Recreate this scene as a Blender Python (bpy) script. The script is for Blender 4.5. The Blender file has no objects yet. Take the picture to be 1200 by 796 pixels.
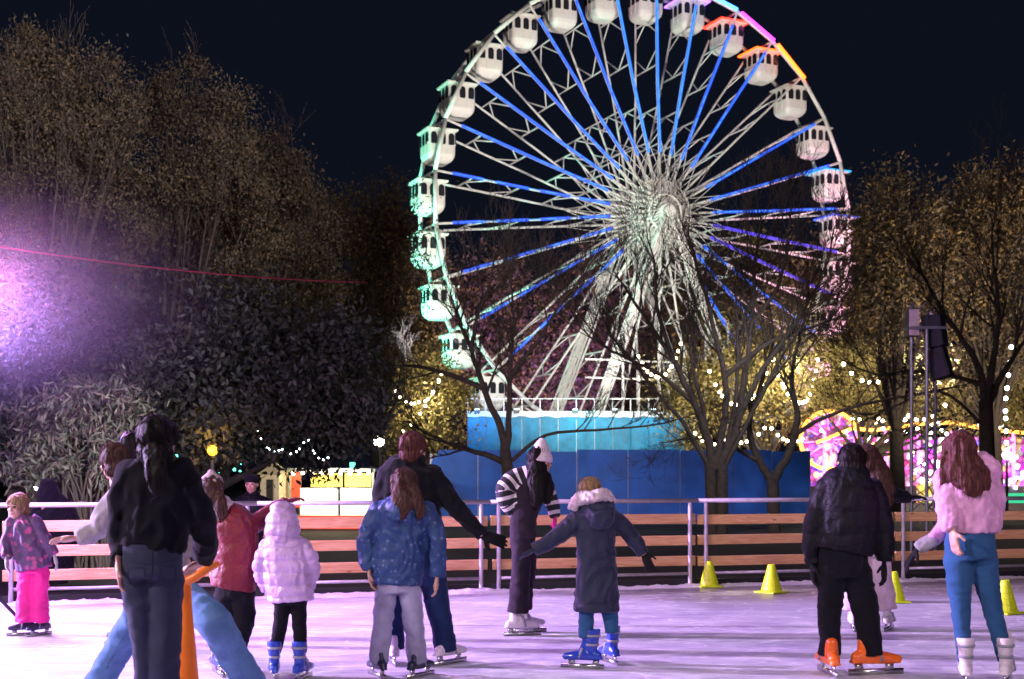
import bpy, math, random
import numpy as np
from mathutils import Vector, Matrix, noise
S = bpy.context.scene
COL = S.collection
R = random.Random(7)
RNG = np.random.default_rng(11)
F = 1500.0          # focal length in photo pixels (1200 wide)
EYE = 1.48          # camera height, horizon at row 552

def P(px, py, Y, dY=0.0):
    """point at depth Y (+dY) that the photo shows at column px, row py"""
    y = Y + dY
    return Vector(((px - 600.0) * Y / F, y, EYE - (py - 552.0) * Y / F))

# ------------------------------------------------------------------ materials
def new_mat(name):
    m = bpy.data.materials.new(name); m.use_nodes = True
    nt = m.node_tree
    b = nt.nodes['Principled BSDF']
    return m, nt, b

def mat(name, col, rough=0.6, metal=0.0, var=0.15, scale=6.0, bump=0.0, bscale=40.0, spec=0.5,
        sheen=0.0, stretch=None, col2=None, coat=0.0, island=0.0, emit=None, estr=0.0, trans=0.0, ramp=(0.35, 0.65)):
    m, nt, b = new_mat(name)
    N, L = nt.nodes, nt.links
    b.inputs['Roughness'].default_value = rough
    b.inputs['Metallic'].default_value = metal
    b.inputs['Specular IOR Level'].default_value = spec
    b.inputs['Sheen Weight'].default_value = sheen
    b.inputs['Coat Weight'].default_value = coat
    if trans: b.inputs['Transmission Weight'].default_value = trans
    tc = N.new('ShaderNodeTexCoord')
    vec = tc.outputs['Object']
    if stretch:
        mp = N.new('ShaderNodeMapping'); mp.inputs['Scale'].default_value = stretch
        L.new(vec, mp.inputs['Vector']); vec = mp.outputs['Vector']
    nz = N.new('ShaderNodeTexNoise'); nz.inputs['Scale'].default_value = scale
    nz.inputs['Detail'].default_value = 5.0; nz.inputs['Roughness'].default_value = 0.6
    L.new(vec, nz.inputs['Vector'])
    rp = N.new('ShaderNodeValToRGB')
    c1 = [c * (1 - var) for c in col]
    c2 = col2 if col2 else [min(1, c * (1 + var)) for c in col]
    rp.color_ramp.elements[0].color = (*c1, 1); rp.color_ramp.elements[1].color = (*c2, 1)
    rp.color_ramp.elements[0].position = ramp[0]; rp.color_ramp.elements[1].position = ramp[1]
    L.new(nz.outputs['Fac'], rp.inputs['Fac'])
    out = rp.outputs['Color']
    if island:
        g = N.new('ShaderNodeNewGeometry')
        mx = N.new('ShaderNodeMapRange'); mx.inputs['To Min'].default_value = 1 - island; mx.inputs['To Max'].default_value = 1 + island
        L.new(g.outputs['Random Per Island'], mx.inputs['Value'])
        mu = N.new('ShaderNodeVectorMath'); mu.operation = 'SCALE'
        L.new(out, mu.inputs[0]); L.new(mx.outputs['Result'], mu.inputs['Scale'])
        out = mu.outputs['Vector']
    L.new(out, b.inputs['Base Color'])
    if bump:
        n2 = N.new('ShaderNodeTexNoise'); n2.inputs['Scale'].default_value = bscale; n2.inputs['Detail'].default_value = 4
        L.new(vec, n2.inputs['Vector'])
        bp = N.new('ShaderNodeBump'); bp.inputs['Strength'].default_value = bump; bp.inputs['Distance'].default_value = 0.02
        L.new(n2.outputs['Fac'], bp.inputs['Height']); L.new(bp.outputs['Normal'], b.inputs['Normal'])
    if emit:
        b.inputs['Emission Color'].default_value = (*emit, 1); b.inputs['Emission Strength'].default_value = estr
    return m

def glow(name, col, strength):
    m, nt, b = new_mat(name)
    b.inputs['Base Color'].default_value = (0.03, 0.03, 0.03, 1)
    b.inputs['Emission Color'].default_value = (*col, 1)
    b.inputs['Emission Strength'].default_value = strength
    return m

def leaf_mat(name, cols, rough=0.5, trans=0.35):
    """leaf colours vary leaf by leaf between the given base colours"""
    m, nt, b = new_mat(name)
    N, L = nt.nodes, nt.links
    g = N.new('ShaderNodeNewGeometry')
    rp = N.new('ShaderNodeValToRGB')
    els = rp.color_ramp.elements
    while len(els) < len(cols): els.new(0.5)
    for i, c in enumerate(cols):
        els[i].position = i / (len(cols) - 1); els[i].color = (*c, 1)
    L.new(g.outputs['Random Per Island'], rp.inputs['Fac'])
    L.new(rp.outputs['Color'], b.inputs['Base Color'])
    b.inputs['Roughness'].default_value = max(rough, .7); b.inputs['Specular IOR Level'].default_value = .18
    tr = N.new('ShaderNodeBsdfTranslucent'); L.new(rp.outputs['Color'], tr.inputs['Color'])
    mx = N.new('ShaderNodeMixShader'); mx.inputs['Fac'].default_value = trans
    L.new(b.outputs['BSDF'], mx.inputs[1]); L.new(tr.outputs['BSDF'], mx.inputs[2])
    L.new(mx.outputs['Shader'], N['Material Output'].inputs['Surface'])
    return m

# ------------------------------------------------------------------ mesh buffer
class MB:
    def __init__(s): s.v = []; s.f = []
    def add(s, vs, fs):
        o = len(s.v); s.v.extend([tuple(v) for v in vs]); s.f.extend([tuple(i + o for i in f) for f in fs]); return s
    def box(s, c, size, rot=None):
        c = Vector(c); hx, hy, hz = [q / 2 for q in size]
        vs = [Vector((x, y, z)) for x in (-hx, hx) for y in (-hy, hy) for z in (-hz, hz)]
        if rot is not None: vs = [rot @ v for v in vs]
        return s.add([v + c for v in vs], [(0, 1, 3, 2), (4, 6, 7, 5), (0, 4, 5, 1), (2, 3, 7, 6), (0, 2, 6, 4), (1, 5, 7, 3)])
    def bar(s, a, b, w, h=None, up=(0, 0, 1)):
        a, b = Vector(a), Vector(b); d = b - a; l = d.length
        if l < 1e-6: return s
        d /= l; u = Vector(up)
        if abs(d.dot(u)) > .98: u = Vector((0, 1, 0))
        x = d.cross(u).normalized(); z = x.cross(d)
        m = Matrix((x, d, z)).transposed()
        return s.box((a + b) / 2, (w, l, h if h else w), m)
    def tube(s, pts, rad, seg=8, ratio=1.0, up=None, cap=True, round_ends=False, round_last=True):
        pts = [Vector(p) for p in pts]; n = len(pts)
        rad = list(rad) if hasattr(rad, '__len__') else [rad] * n
        rat = list(ratio) if hasattr(ratio, '__len__') else [ratio] * n
        if round_ends:
            d0 = (pts[1] - pts[0]).normalized(); d1 = (pts[-1] - pts[-2]).normalized()
            r0 = rad[0] * min(1, rat[0]); r1 = rad[-1] * min(1, rat[-1])
            pts = [pts[0] - d0 * r0 * .8, pts[0] - d0 * r0 * .45] + pts
            rad = [rad[0] * .45, rad[0] * .85] + rad
            rat = [rat[0]] * 2 + rat
            if round_last:
                pts += [pts[-1] + d1 * r1 * .45, pts[-1] + d1 * r1 * .8]; rad += [rad[-1] * .85, rad[-1] * .45]; rat += [rat[-1]] * 2
            n = len(pts)
        vs = []; side = None
        for i in range(n):
            t = (pts[min(i + 1, n - 1)] - pts[max(i - 1, 0)])
            t = t.normalized() if t.length > 1e-9 else Vector((0, 0, 1))
            ref = Vector(up) if up is not None else Vector((0, 1, 0))
            if side is None:
                side = t.cross(ref)
                if side.length < .2: side = t.cross(Vector((1, 0, 0)))
            else:
                side = side - t * side.dot(t)
                if side.length < 1e-4: side = t.cross(ref)
            if up is not None:
                q = t.cross(ref)
                if q.length > .25: side = q
            side.normalize(); dep = side.cross(t)
            for k in range(seg):
                a = 2 * math.pi * k / seg
                vs.append(pts[i] + side * (rad[i] * math.cos(a)) + dep * (rad[i] * rat[i] * math.sin(a)))
        fs = []
        for i in range(n - 1):
            for k in range(seg):
                k2 = (k + 1) % seg
                fs.append((i * seg + k, i * seg + k2, (i + 1) * seg + k2, (i + 1) * seg + k))
        if cap:
            fs.append(tuple(range(seg - 1, -1, -1))); fs.append(tuple((n - 1) * seg + k for k in range(seg)))
        return s.add(vs, fs)
    def ball(s, c, r, seg=12, rings=8, rot=None):
        r = r if hasattr(r, '__len__') else (r, r, r); c = Vector(c)
        vs = [Vector((0, 0, r[2]))]
        for i in range(1, rings):
            t = math.pi * i / rings
            for k in range(seg):
                a = 2 * math.pi * k / seg
                vs.append(Vector((r[0] * math.sin(t) * math.cos(a), r[1] * math.sin(t) * math.sin(a), r[2] * math.cos(t))))
        vs.append(Vector((0, 0, -r[2])))
        fs = [(0, 1 + k, 1 + (k + 1) % seg) for k in range(seg)]
        for i in range(rings - 2):
            for k in range(seg):
                a = 1 + i * seg + k; b = 1 + i * seg + (k + 1) % seg
                fs.append((a, a + seg, b + seg, b))
        l = len(vs) - 1; o = 1 + (rings - 2) * seg
        fs += [(l, o + (k + 1) % seg, o + k) for k in range(seg)]
        if rot is not None: vs = [rot @ v for v in vs]
        return s.add([v + c for v in vs], fs)
    def lathe(s, c, prof, seg=20, cap=True):
        c = Vector(c); vs = []
        for r, z in prof:
            for k in range(seg):
                a = 2 * math.pi * k / seg; vs.append(c + Vector((r * math.cos(a), r * math.sin(a), z)))
        fs = []
        for i in range(len(prof) - 1):
            for k in range(seg):
                k2 = (k + 1) % seg; fs.append((i * seg + k, i * seg + k2, (i + 1) * seg + k2, (i + 1) * seg + k))
        if cap:
            fs.append(tuple(range(seg - 1, -1, -1))); fs.append(tuple((len(prof) - 1) * seg + k for k in range(seg)))
        return s.add(vs, fs)
    def mesh(s, name, origin=(0, 0, 0)):
        o = Vector(origin); me = bpy.data.meshes.new(name)
        me.from_pydata([tuple(Vector(v) - o) for v in s.v], [], s.f); me.update(); return me
    def build(s, name, material, parent=None, origin=(0, 0, 0), smooth=False, loc=None):
        return link(name, s.mesh(name, origin), material, parent, smooth, loc)

def link(name, me, material, parent=None, smooth=False, loc=None):
    o = bpy.data.objects.new(name, me); COL.objects.link(o)
    if material is not None and not me.materials: me.materials.append(material)
    if smooth: me.polygons.foreach_set('use_smooth', [True] * len(me.polygons))
    if parent is not None: o.parent = parent
    if loc is not None: o.location = loc
    return o

def empty(name, loc=(0, 0, 0), rz=0.0):
    o = bpy.data.objects.new(name, None); COL.objects.link(o); o.location = loc; o.rotation_euler = (0, 0, rz); o.empty_display_size = .2
    return o

def tag(o, label=None, cat=None, group=None, kind=None):
    if label: o['label'] = label
    if cat: o['category'] = cat
    if group: o['group'] = group
    if kind: o['kind'] = kind
    return o

def copy_tree(o, parent=None):
    c = o.copy(); COL.objects.link(c)
    if parent is not None: c.parent = parent
    for ch in list(o.children): copy_tree(ch, c)
    return c

def raw_mesh(name, verts, faces):
    """fast mesh from numpy: verts (n,3), faces (m,k)"""
    me = bpy.data.meshes.new(name); n, k = faces.shape
    me.vertices.add(len(verts)); me.vertices.foreach_set('co', np.ascontiguousarray(verts, dtype=np.float32).ravel())
    me.loops.add(n * k); me.loops.foreach_set('vertex_index', np.ascontiguousarray(faces, dtype=np.int32).ravel())
    me.polygons.add(n); me.polygons.foreach_set('loop_start', np.arange(0, n * k, k, dtype=np.int32))
    me.update(calc_edges=True); return me

def fuse(mb, voxel, smooth=3, disp=None, origin=(0, 0, 0), name='body'):
    """union of the closed pieces in mb as ONE continuous skin, relaxed, then displaced along its normals"""
    me = mb.mesh('tmp'); ob = bpy.data.objects.new('tmp', me); COL.objects.link(ob)
    md = ob.modifiers.new('r', 'REMESH'); md.mode = 'VOXEL'; md.voxel_size = voxel
    if smooth:
        sm = ob.modifiers.new('s', 'SMOOTH'); sm.factor = .5; sm.iterations = smooth
    dg = bpy.context.evaluated_depsgraph_get(); dg.update()
    out = bpy.data.meshes.new_from_object(ob.evaluated_get(dg)); out.name = name
    bpy.data.objects.remove(ob); bpy.data.meshes.remove(me)
    n = len(out.vertices); co = np.empty(n * 3, np.float32); out.vertices.foreach_get('co', co); co = co.reshape(-1, 3)
    if disp:
        nr = np.empty(n * 3, np.float32); out.vertices.foreach_get('normal', nr); nr = nr.reshape(-1, 3)
        d = np.array([disp(Vector(c), Vector(q)) for c, q in zip(co, nr)], np.float32)
        co = co + nr * d[:, None]
    co = co - np.array(origin, np.float32)
    out.vertices.foreach_set('co', co.astype(np.float32).ravel()); out.update()
    return out

NZ = noise.noise
def folds(amp=.010, fx=9, fz=5, seed=0, fine=.35):
    o = Vector((seed * 3.1, seed * 1.7, seed * 2.3))
    def f(p, n):
        q = Vector((p.x * fx, p.y * fx, p.z * fz)) + o
        w = NZ(q * .5) * 1.2
        a = 1 - abs(NZ(q + Vector((w, w, w)))) * 2.2
        return amp * (a - .5) + amp * fine * NZ(q * 3.1)
    return f
def creases(amp=.010, fx=5, fz=13, seed=0):      # bunched cloth: folds that run round the limb
    return folds(amp, fx, fz, seed, .4)
def quilt(amp=.016, pitch=.085, seed=0, z0=0):
    fo = folds(amp * .55, 13, 11, seed)
    def f(p, n):
        s = abs(math.sin(math.pi * (p.z - z0 + .015 * NZ(p * 7)) / pitch))
        return amp * (math.sqrt(s) - .6) + fo(p, n)
    return f
def strands(amp=.006, fx=70, fz=5, seed=0):
    o = Vector((seed, seed * 2, seed * 3))
    def f(p, n):
        w = NZ(p * 6 + o) * 1.6
        return amp * NZ(Vector((p.x * fx + w, p.y * fx + w, p.z * fz)) + o) + amp * 1.6 * NZ(Vector((p.x * 22 + w, p.y * 22, p.z * 3)) + o)
    return f
def fluff(amp=.014, f0=38, seed=0):
    o = Vector((seed, seed * 2, seed * 3))
    return lambda p, n: amp * NZ(p * f0 + o) + amp * NZ(p * f0 * .4 + o)
# ------------------------------------------------------------------ people
SKIN = mat('skin', (0.52, 0.30, 0.22), .5, var=.1, scale=20)
EYE_M = mat('eye_dark', (0.02, 0.015, 0.012), .2)
LIP = mat('lips', (0.42, 0.14, 0.12), .45)
STEEL = mat('skate_steel', (0.6, 0.6, 0.62), .25, 1.0)
def cloth(name, col, var=.2, scale=9, rough=.9, sheen=.06, **k):
    return mat(name, col, rough, 0, var, scale, bump=.25, bscale=260, sheen=sheen, spec=.15, **k)
BLACK_KNIT = cloth('black_knit', (0.006, 0.006, 0.010))
CHAR_JEANS = cloth('charcoal_denim', (0.040, 0.045, 0.078), .15, 7)
BLUE_JEANS = cloth('blue_denim', (0.085, 0.19, 0.40), .2, 7, col2=(0.11, 0.23, 0.45))
GREY_FLEECE = cloth('grey_fleece', (0.33, 0.31, 0.33))
MAROON = mat('maroon_nylon', (0.16, 0.003, 0.013), .5, bump=.3, bscale=60, sheen=.1)
BLACK_CLOTH = cloth('black_cloth', (0.0065, 0.0065, 0.010))
BLACK_NYLON = mat('black_nylon', (0.005, 0.005, 0.009), .6, bump=.3, bscale=50, spec=.2)
WHITE_NYLON = mat('white_nylon', (0.56, 0.37, 0.66), .30, bump=.35, bscale=45, spec=.5)
PINK_PANTS = mat('hot_pink_snow_trousers', (0.88, 0.012, 0.30), .6, bump=.2, bscale=60)
LAV = cloth('lavender_trousers', (0.33, 0.32, 0.46), .15)
NAVY_JEANS = cloth('navy_denim', (0.011, 0.024, 0.080), .15, 7)
PLUM = cloth('plum_black_cord', (0.026, 0.018, 0.028), .15, 7)
NAVY_COAT = mat('navy_coat', (0.004, 0.009, 0.040), .65, bump=.3, bscale=60, sheen=.15)
TIGHTS = cloth('blue_leggings', (0.028, 0.092, 0.21), .12, 7)
PINK_FLEECE = cloth('pink_fleece', (0.70, 0.36, 0.58), .15, 14)
PALE_PINK = cloth('pale_pink_trousers', (0.62, 0.47, 0.56), .15)
WHITE_FUR = cloth('white_fur', (0.62, 0.50, 0.55), .25, 40)
BEANIE = cloth('white_knit', (0.72, 0.60, 0.66), .12, 50)
GREY_KNIT = cloth('grey_pink_knit', (0.45, 0.33, 0.36), .2, 40)
GLOVE_DK = cloth('black_glove', (0.01, 0.01, 0.013))
GLOVE_PK = cloth('pink_glove', (0.55, 0.03, 0.22))
GLOVE_GY = cloth('grey_glove', (0.5, 0.47, 0.5))
DKGREEN = cloth('dark_green_cloth', (0.015, 0.025, 0.02))
def hair_mat(name, a, b):
    return mat(name, a, .58, 0, 0, 26, bump=.3, bscale=40, spec=.18, stretch=(4, 4, .35), col2=b)
HAIR_BLK = hair_mat('near_black_hair', (0.004, 0.003, 0.003), (0.009, 0.005, 0.005))
HAIR_BRN = hair_mat('brown_hair', (0.022, 0.010, 0.008), (0.10, 0.045, 0.035))
HAIR_RED = hair_mat('chestnut_hair', (0.03, 0.010, 0.010), (0.15, 0.05, 0.045))
HAIR_BLD = hair_mat('blond_hair', (0.15, 0.085, 0.04), (0.40, 0.26, 0.14))
SK_BLUE = mat('blue_skate_plastic', (0.012, 0.05, 0.42), .3, coat=.3)
SK_WHITE = mat('white_skate_leather', (0.68, 0.60, 0.66), .4)
SK_ORANGE = mat('orange_skate_plastic', (0.85, 0.14, 0.01), .32, coat=.3)
SK_DARK = mat('dark_skate_leather', (0.02, 0.025, 0.06), .35)
STRAP = mat('grey_strap', (0.30, 0.30, 0.36), .5)

def striped(name):
    m, nt, b = new_mat(name); N, L = nt.nodes, nt.links
    at = N.new('ShaderNodeAttribute'); at.attribute_name = 'along'
    fr = N.new('ShaderNodeMath'); fr.operation = 'PINGPONG'; fr.inputs[1].default_value = .5
    L.new(at.outputs['Fac'], fr.inputs[0])
    rp = N.new('ShaderNodeValToRGB'); rp.color_ramp.interpolation = 'CONSTANT'
    rp.color_ramp.elements[0].color = (.012, .012, .018, 1); rp.color_ramp.elements[1].color = (.66, .58, .62, 1); rp.color_ramp.elements[1].position = .30
    L.new(fr.outputs[0], rp.inputs['Fac']); L.new(rp.outputs['Color'], b.inputs['Base Color']); b.inputs['Roughness'].default_value = .85
    return m
STRIPES = striped('black_and_white_striped_knit')

def patterned(name, base, c2, c3, scale, thr):
    m, nt, b = new_mat(name); N, L = nt.nodes, nt.links
    tc = N.new('ShaderNodeTexCoord')
    v = N.new('ShaderNodeTexVoronoi'); v.inputs['Scale'].default_value = scale; L.new(tc.outputs['Object'], v.inputs['Vector'])
    rp = N.new('ShaderNodeValToRGB'); e = rp.color_ramp.elements
    e[0].color = (*c2, 1); e[0].position = thr; e[1].color = (*base, 1); e[1].position = thr + .08
    L.new(v.outputs['Distance'], rp.inputs['Fac'])
    nz = N.new('ShaderNodeTexNoise'); nz.inputs['Scale'].default_value = scale * .6; L.new(tc.outputs['Object'], nz.inputs['Vector'])
    r2 = N.new('ShaderNodeValToRGB'); r2.color_ramp.elements[0].position = .48; r2.color_ramp.elements[1].position = .6
    L.new(nz.outputs['Fac'], r2.inputs['Fac'])
    mx = N.new('ShaderNodeMix'); mx.data_type = 'RGBA'; L.new(r2.outputs['Color'], mx.inputs['Factor'])
    L.new(rp.outputs['Color'], mx.inputs['A']); mx.inputs['B'].default_value = (*c3, 1)
    mx2 = N.new('ShaderNodeMix'); mx2.data_type = 'RGBA'; mx2.inputs['Factor'].default_value = .45
    L.new(rp.outputs['Color'], mx2.inputs['A']); L.new(mx.outputs['Result'], mx2.inputs['B'])
    L.new(mx2.outputs['Result'], b.inputs['Base Color']); b.inputs['Roughness'].default_value = .6
    return m
BLUE_PRINT = patterned('blue_jacket_with_pale_dots', (0.011, 0.042, 0.15), (0.08, 0.13, 0.30), (0.02, 0.07, 0.20), 22, .22)
PLAID = patterned('purple_patterned_jacket', (0.10, 0.05, 0.13), (0.42, 0.07, 0.22), (0.05, 0.04, 0.10), 16, .30)

class Fig:
    """one person: body mesh as root, clothes and hair as children; sizes in photo pixels at depth Y"""
    def __init__(s, Y, label, k=1.0, group='skaters on the ice'):
        s.Y = Y; s.k = k; s.u = Y / F; s.label = label; s.group = group
        s.body = MB(); s.parts = []; s.origin = None; s.seams = {}
    def p(s, px, py, d=0.0): return P(px, py, s.Y, d)
    def tub(s, mb, pts, ratio=1.0, seg=16, shrink=1.0, flat=False):
        v = [s.p(q[0], q[1], q[3] if len(q) > 3 else 0) for q in pts]
        # smooth the px polyline
        r = [q[2] * s.u * shrink for q in pts]; rt = [q[4] if len(q) > 4 else ratio for q in pts]
        V, RR, RT = [], [], []
        n = len(v)
        for i in range(n - 1):
            a, b, c, d = v[max(i - 1, 0)], v[i], v[i + 1], v[min(i + 2, n - 1)]
            for t in (0, .25, .5, .75):
                V.append(.5 * ((2 * b) + (c - a) * t + (2 * a - 5 * b + 4 * c - d) * t * t + (3 * b - a - 3 * c + d) * t ** 3))
                RR.append(r[i] + (r[i + 1] - r[i]) * t); RT.append(rt[i] + (rt[i + 1] - rt[i]) * t)
        V.append(v[-1]); RR.append(r[-1]); RT.append(rt[-1])
        mb.tube(V, RR, seg, RT, round_ends=True, round_last=not flat); return mb
    def head(s, px, py, h, yaw, tilt=0.0, roll=0.0, face=True, d=0.0):
        """h: head height in px, yaw: 0 looks away, 90 to the right, 180 at the camera; tilt>0 looks down"""
        H = h * s.u; c = s.p(px, py, d); a = math.radians(yaw)
        fwd = Vector((math.sin(a), math.cos(a), 0)); up = Vector((0, 0, 1)); rt = fwd.cross(up)
        tl = math.radians(tilt); fwd2 = fwd * math.cos(tl) - up * math.sin(tl); up2 = up * math.cos(tl) + fwd * math.sin(tl)
        rl = math.radians(roll); up3 = up2 * math.cos(rl) + rt * math.sin(rl); rt3 = fwd2.cross(up3)
        M = Matrix((rt3, fwd2, up3)).transposed(); s.hm = (c, M, H)
        g = lambda x, y, z: c + M @ Vector((x * H, y * H, z * H))
        b = s.body
        b.ball(g(0, -.04, .12), (.33 * H, .42 * H, .38 * H), 16, 12, M)
        b.ball(g(0, .08, -.12), (.27 * H, .30 * H, .36 * H), 16, 12, M)
        b.ball(g(0, .17, -.36), (.14 * H, .15 * H, .12 * H), 12, 8, M)
        b.tube([g(0, .34, .04), g(0, .41, -.06), g(0, .42, -.11)], [.03 * H, .05 * H, .055 * H], 8, round_ends=True)
        b.ball(g(0, .34, .10), (.22 * H, .06 * H, .04 * H), 10, 6, M)
        for sx in (-1, 1):
            b.ball(g(.33 * sx, -.02, -.02), (.035 * H, .075 * H, .12 * H), 8, 6, M)
            b.ball(g(.16 * sx, .27, -.10), (.09 * H, .09 * H, .08 * H), 8, 6, M)
        b.tube([g(0, -.06, -.15), g(0, -.10, -.75)], [.21 * H, .24 * H], 12, round_ends=True)
        if face:
            for sx in (-1, 1):
                s.parts.append(('eye', MB().ball(g(.13 * sx, .345, .03), (.055 * H, .03 * H, .032 * H), 10, 6, M), EYE_M))
                s.parts.append(('eyebrow', MB().tube([g(.06 * sx, .39, .125), g(.14 * sx, .385, .145), g(.21 * sx, .33, .12)], .014 * H, 6), HAIR_BRN))
            s.parts.append(('mouth', MB().tube([g(-.09, .335, -.255), g(0, .375, -.26), g(.09, .335, -.255)], [.012 * H, .022 * H, .012 * H], 6, round_ends=True), LIP))
        return s
    def hp(s, x, y, z):
        c, M, H = s.hm; return c + M @ Vector((x * H, y * H, z * H))
    def cap_hair(s, m, grow=.05, front=-.06, extra=None, seed=1, amp=.006, low=-.30):
        """hair over the skull; extra: list of px tubes (long hair, ponytail)"""
        c, M, H = s.hm; b = MB()
        b.ball(s.hp(0, -.09, .15), ((.35 + grow) * H, (.42 + grow) * H, (.38 + grow) * H), 16, 12, M)
        b.ball(s.hp(0, -.17, -.08 + low * .3), ((.32 + grow) * H, (.30 + grow) * H, (.36) * H), 14, 10, M)
        for e in (extra or []): s.tub(b, e, .6)
        s.parts.append(('hair', fuse_later(b, .009 * max(.8, s.k), 2, strands(amp, seed=seed)), m)); return s
    def seam(s, name, lines, m=None):
        s.seams.setdefault(name, []).append((lines, m)); return s
    def hand(s, w, d, n, size=1.0, curl=.5, mb=None, side=1):
        """w wrist point, d pointing direction, n palm normal (fingers curl towards it), side: which side the thumb leaves"""
        mb = mb or s.body; k = size * s.k
        d = Vector(d).normalized(); n = Vector(n); n = (n - d * n.dot(d)).normalized(); x = d.cross(n) * side
        w = Vector(w)
        mb.tube([w - d * .03 * k, w, w + d * .045 * k, w + d * .088 * k], [.026 * k, .030 * k, .041 * k, .040 * k], 12, .48, up=n, round_ends=True)
        for i, (off, L) in enumerate(((.030, .070), (.010, .080), (-.011, .074), (-.031, .058))):
            q = w + d * .088 * k + x * off * k; pts = [q - d * .02 * k]; a = 0; dd = d + x * off * 3.2
            dd.normalize(); cur = q
            for seg_l in (.45, .32, .23):
                pts.append(cur); ax = math.cos(a) * dd + math.sin(a) * n
                cur = cur + ax * (L * seg_l * k); a += curl * .8
            pts.append(cur)
            mb.tube(pts, [.0105 * k, .0105 * k, .010 * k, .009 * k, .008 * k], 8, round_ends=True)
        t0 = w + d * .022 * k + x * .026 * k; t1 = t0 + (d * .5 + x * .85 + n * .25).normalized() * .042 * k
        t2 = t1 + (d * .85 + x * .35 + n * .4).normalized() * .034 * k
        mb.tube([t0, t1, t2], [.014 * k, .0125 * k, .0095 * k], 8, round_ends=True)
        return s
    def part(s, name, m, tubes, voxel=.011, smooth=3, disp=None, mb=None, stripes=None, inner=.62, flat=True):
        b = mb or MB()
        for t in tubes:
            pts, ratio = t if isinstance(t, tuple) else (t, 1.0)
            s.tub(b, pts, ratio, flat=flat)
            if inner: s.tub(s.body, pts, ratio, 10, inner, flat)
        s.parts.append((name, fuse_later(b, voxel * max(.75, s.k), smooth, disp, stripes), m)); return s
    def skate(s, px, heading, m, gy=None, k=None, tilt=0.0, dz=0.0, ankle=None, d=0.0, low=True):
        """boot, sole plate and blade standing on the ice at column px"""
        k = k or s.k; h = math.radians(heading); f = Vector((math.sin(h), math.cos(h), 0)); z = Vector((0, 0, 1))
        base = Vector(((px - 600) * s.u, s.Y + d, dz)); r = f.cross(z)
        q = lambda x, y, u: base + r * (x * k) + f * (y * k) + z * (u * k)
        b = MB()
        b.tube([q(0, -.10, .105), q(0, -.02, .108), q(0, .09, .098), q(0, .165, .090)], [.038 * k, .042 * k, .047 * k, .034 * k], 14, [1.0, 1.0, .8, .75], up=z, round_ends=True)
        top = Vector(ankle) if ankle is not None else q(0, -.055, .31)
        mid = q(0, -.055, .16)
        if low:      # trouser leg falls over the boot
            b.tube([q(0, -.05, .11), q(0, -.05, .15), q(0, -.052, .20)], [.043 * k, .040 * k, .036 * k], 14, 1.1, up=f, round_ends=True)
        else:
            b.tube([q(0, -.055, .10), q(0, -.05, .15), q(0, -.055, .21), q(0, -.058, .27), q(0, -.055, .31)], [.046 * k, .040 * k, .045 * k, .054 * k, .060 * k], 14, 1.12, up=f, round_ends=True, round_last=False)
            b.tube([q(0, .05, .12), q(0, .015, .20), q(0, .01, .30), q(0, .02, .34)], [.03 * k, .028 * k, .032 * k, .03 * k], 10, .5, up=f, round_ends=True)
        b.tube([q(0, .04, .12), q(0, -.02, .19)], [.03 * k, .03 * k], 10, round_ends=True)
        b.tube([q(0, -.14, .078), q(0, 0, .074), q(0, .17, .074)], [.034 * k, .036 * k, .036 * k], 12, .25, up=z)
        bl = MB(); bl.bar(q(0, -.15, .018), q(0, .20, .018), .006 * k + .002, .036 * k)
        bl.bar(q(0, -.09, .07), q(0, -.08, .03), .012, .05 * k, up=f); bl.bar(q(0, .11, .07), q(0, .11, .03), .012, .05 * k, up=f)
        st = MB()
        st.tube([q(0, .045, .085), q(0, .02, .165)], [.050 * k, .044 * k], 12, .35, up=f)
        for (yy, u, rr) in (() if low else ((-.02, .19, .045), (-.03, .262, .055))):
            cpt = q(0, -.055, u); st.tube([cpt - z * .009, cpt + z * .009], [rr * k + .004] * 2, 14, 1.12, up=f, cap=True)
        s.parts.append(('skate', fuse_later(b, .009, 2, None), m, [('blade', bl, STEEL), ('strap', st, STRAP)]))
        for (a, c2) in ((q(0, -.07, .10), q(0, .10, .09)), (q(0, -.05, .11), q(0, -.05, .185 if low else .27))):
            s.body.tube([a, c2], .024 * k, 8, round_ends=True)
        return s
    def done(s, voxel=.0075):
        vs = np.array([tuple(v) for v in s.body.v]); lo = vs.min(0); hi = vs.max(0)
        org = Vector(((lo[0] + hi[0]) / 2, s.Y, 0))
        me = fuse(s.body, voxel * max(.85, s.k), 1, None, org, 'person')
        o = link('person', me, SKIN, None, True, org)
        tag(o, s.label, 'person', s.group)
        for it in s.parts:
            name, b, m = it[0], it[1], it[2]
            c = realise(name, b, m, o, org)
            for k_, (lines, sm) in enumerate(s.seams.pop(name, [])):
                stitch(c, lines, sm, org, s.Y)
            for sub in (it[3] if len(it) > 3 else []):
                realise(sub[0], sub[1], sub[2], c, org)
        return o

SEAM_DK = cloth('dark_seam', (.004, .004, .006))
def stitch(c, lines, m, org, Y):
    """raised seams sewn onto a garment along px lines"""
    from mathutils.bvhtree import BVHTree
    me = c.data; t = BVHTree.FromPolygons([v.co[:] for v in me.vertices], [p.vertices[:] for p in me.polygons])
    eye = Vector((0, 0, EYE)) - org
    for ln in lines:
        pts = []; mb = MB()
        for a, b in zip(ln[:-1], ln[1:]):
            for k in range(6):
                u = k / 6; q = P(a[0] + (b[0] - a[0]) * u, a[1] + (b[1] - a[1]) * u, Y) - org
                hit = t.ray_cast(eye, (q - eye).normalized())
                if hit[0] is not None and (hit[0] - q).length < .5: pts.append(hit[0] + hit[1] * .0008)
        if len(pts) > 2: mb.tube(pts, .0024, 5)
        if mb.v: mb.build('seam', m or c.data.materials[0], c, smooth=True)

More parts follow.
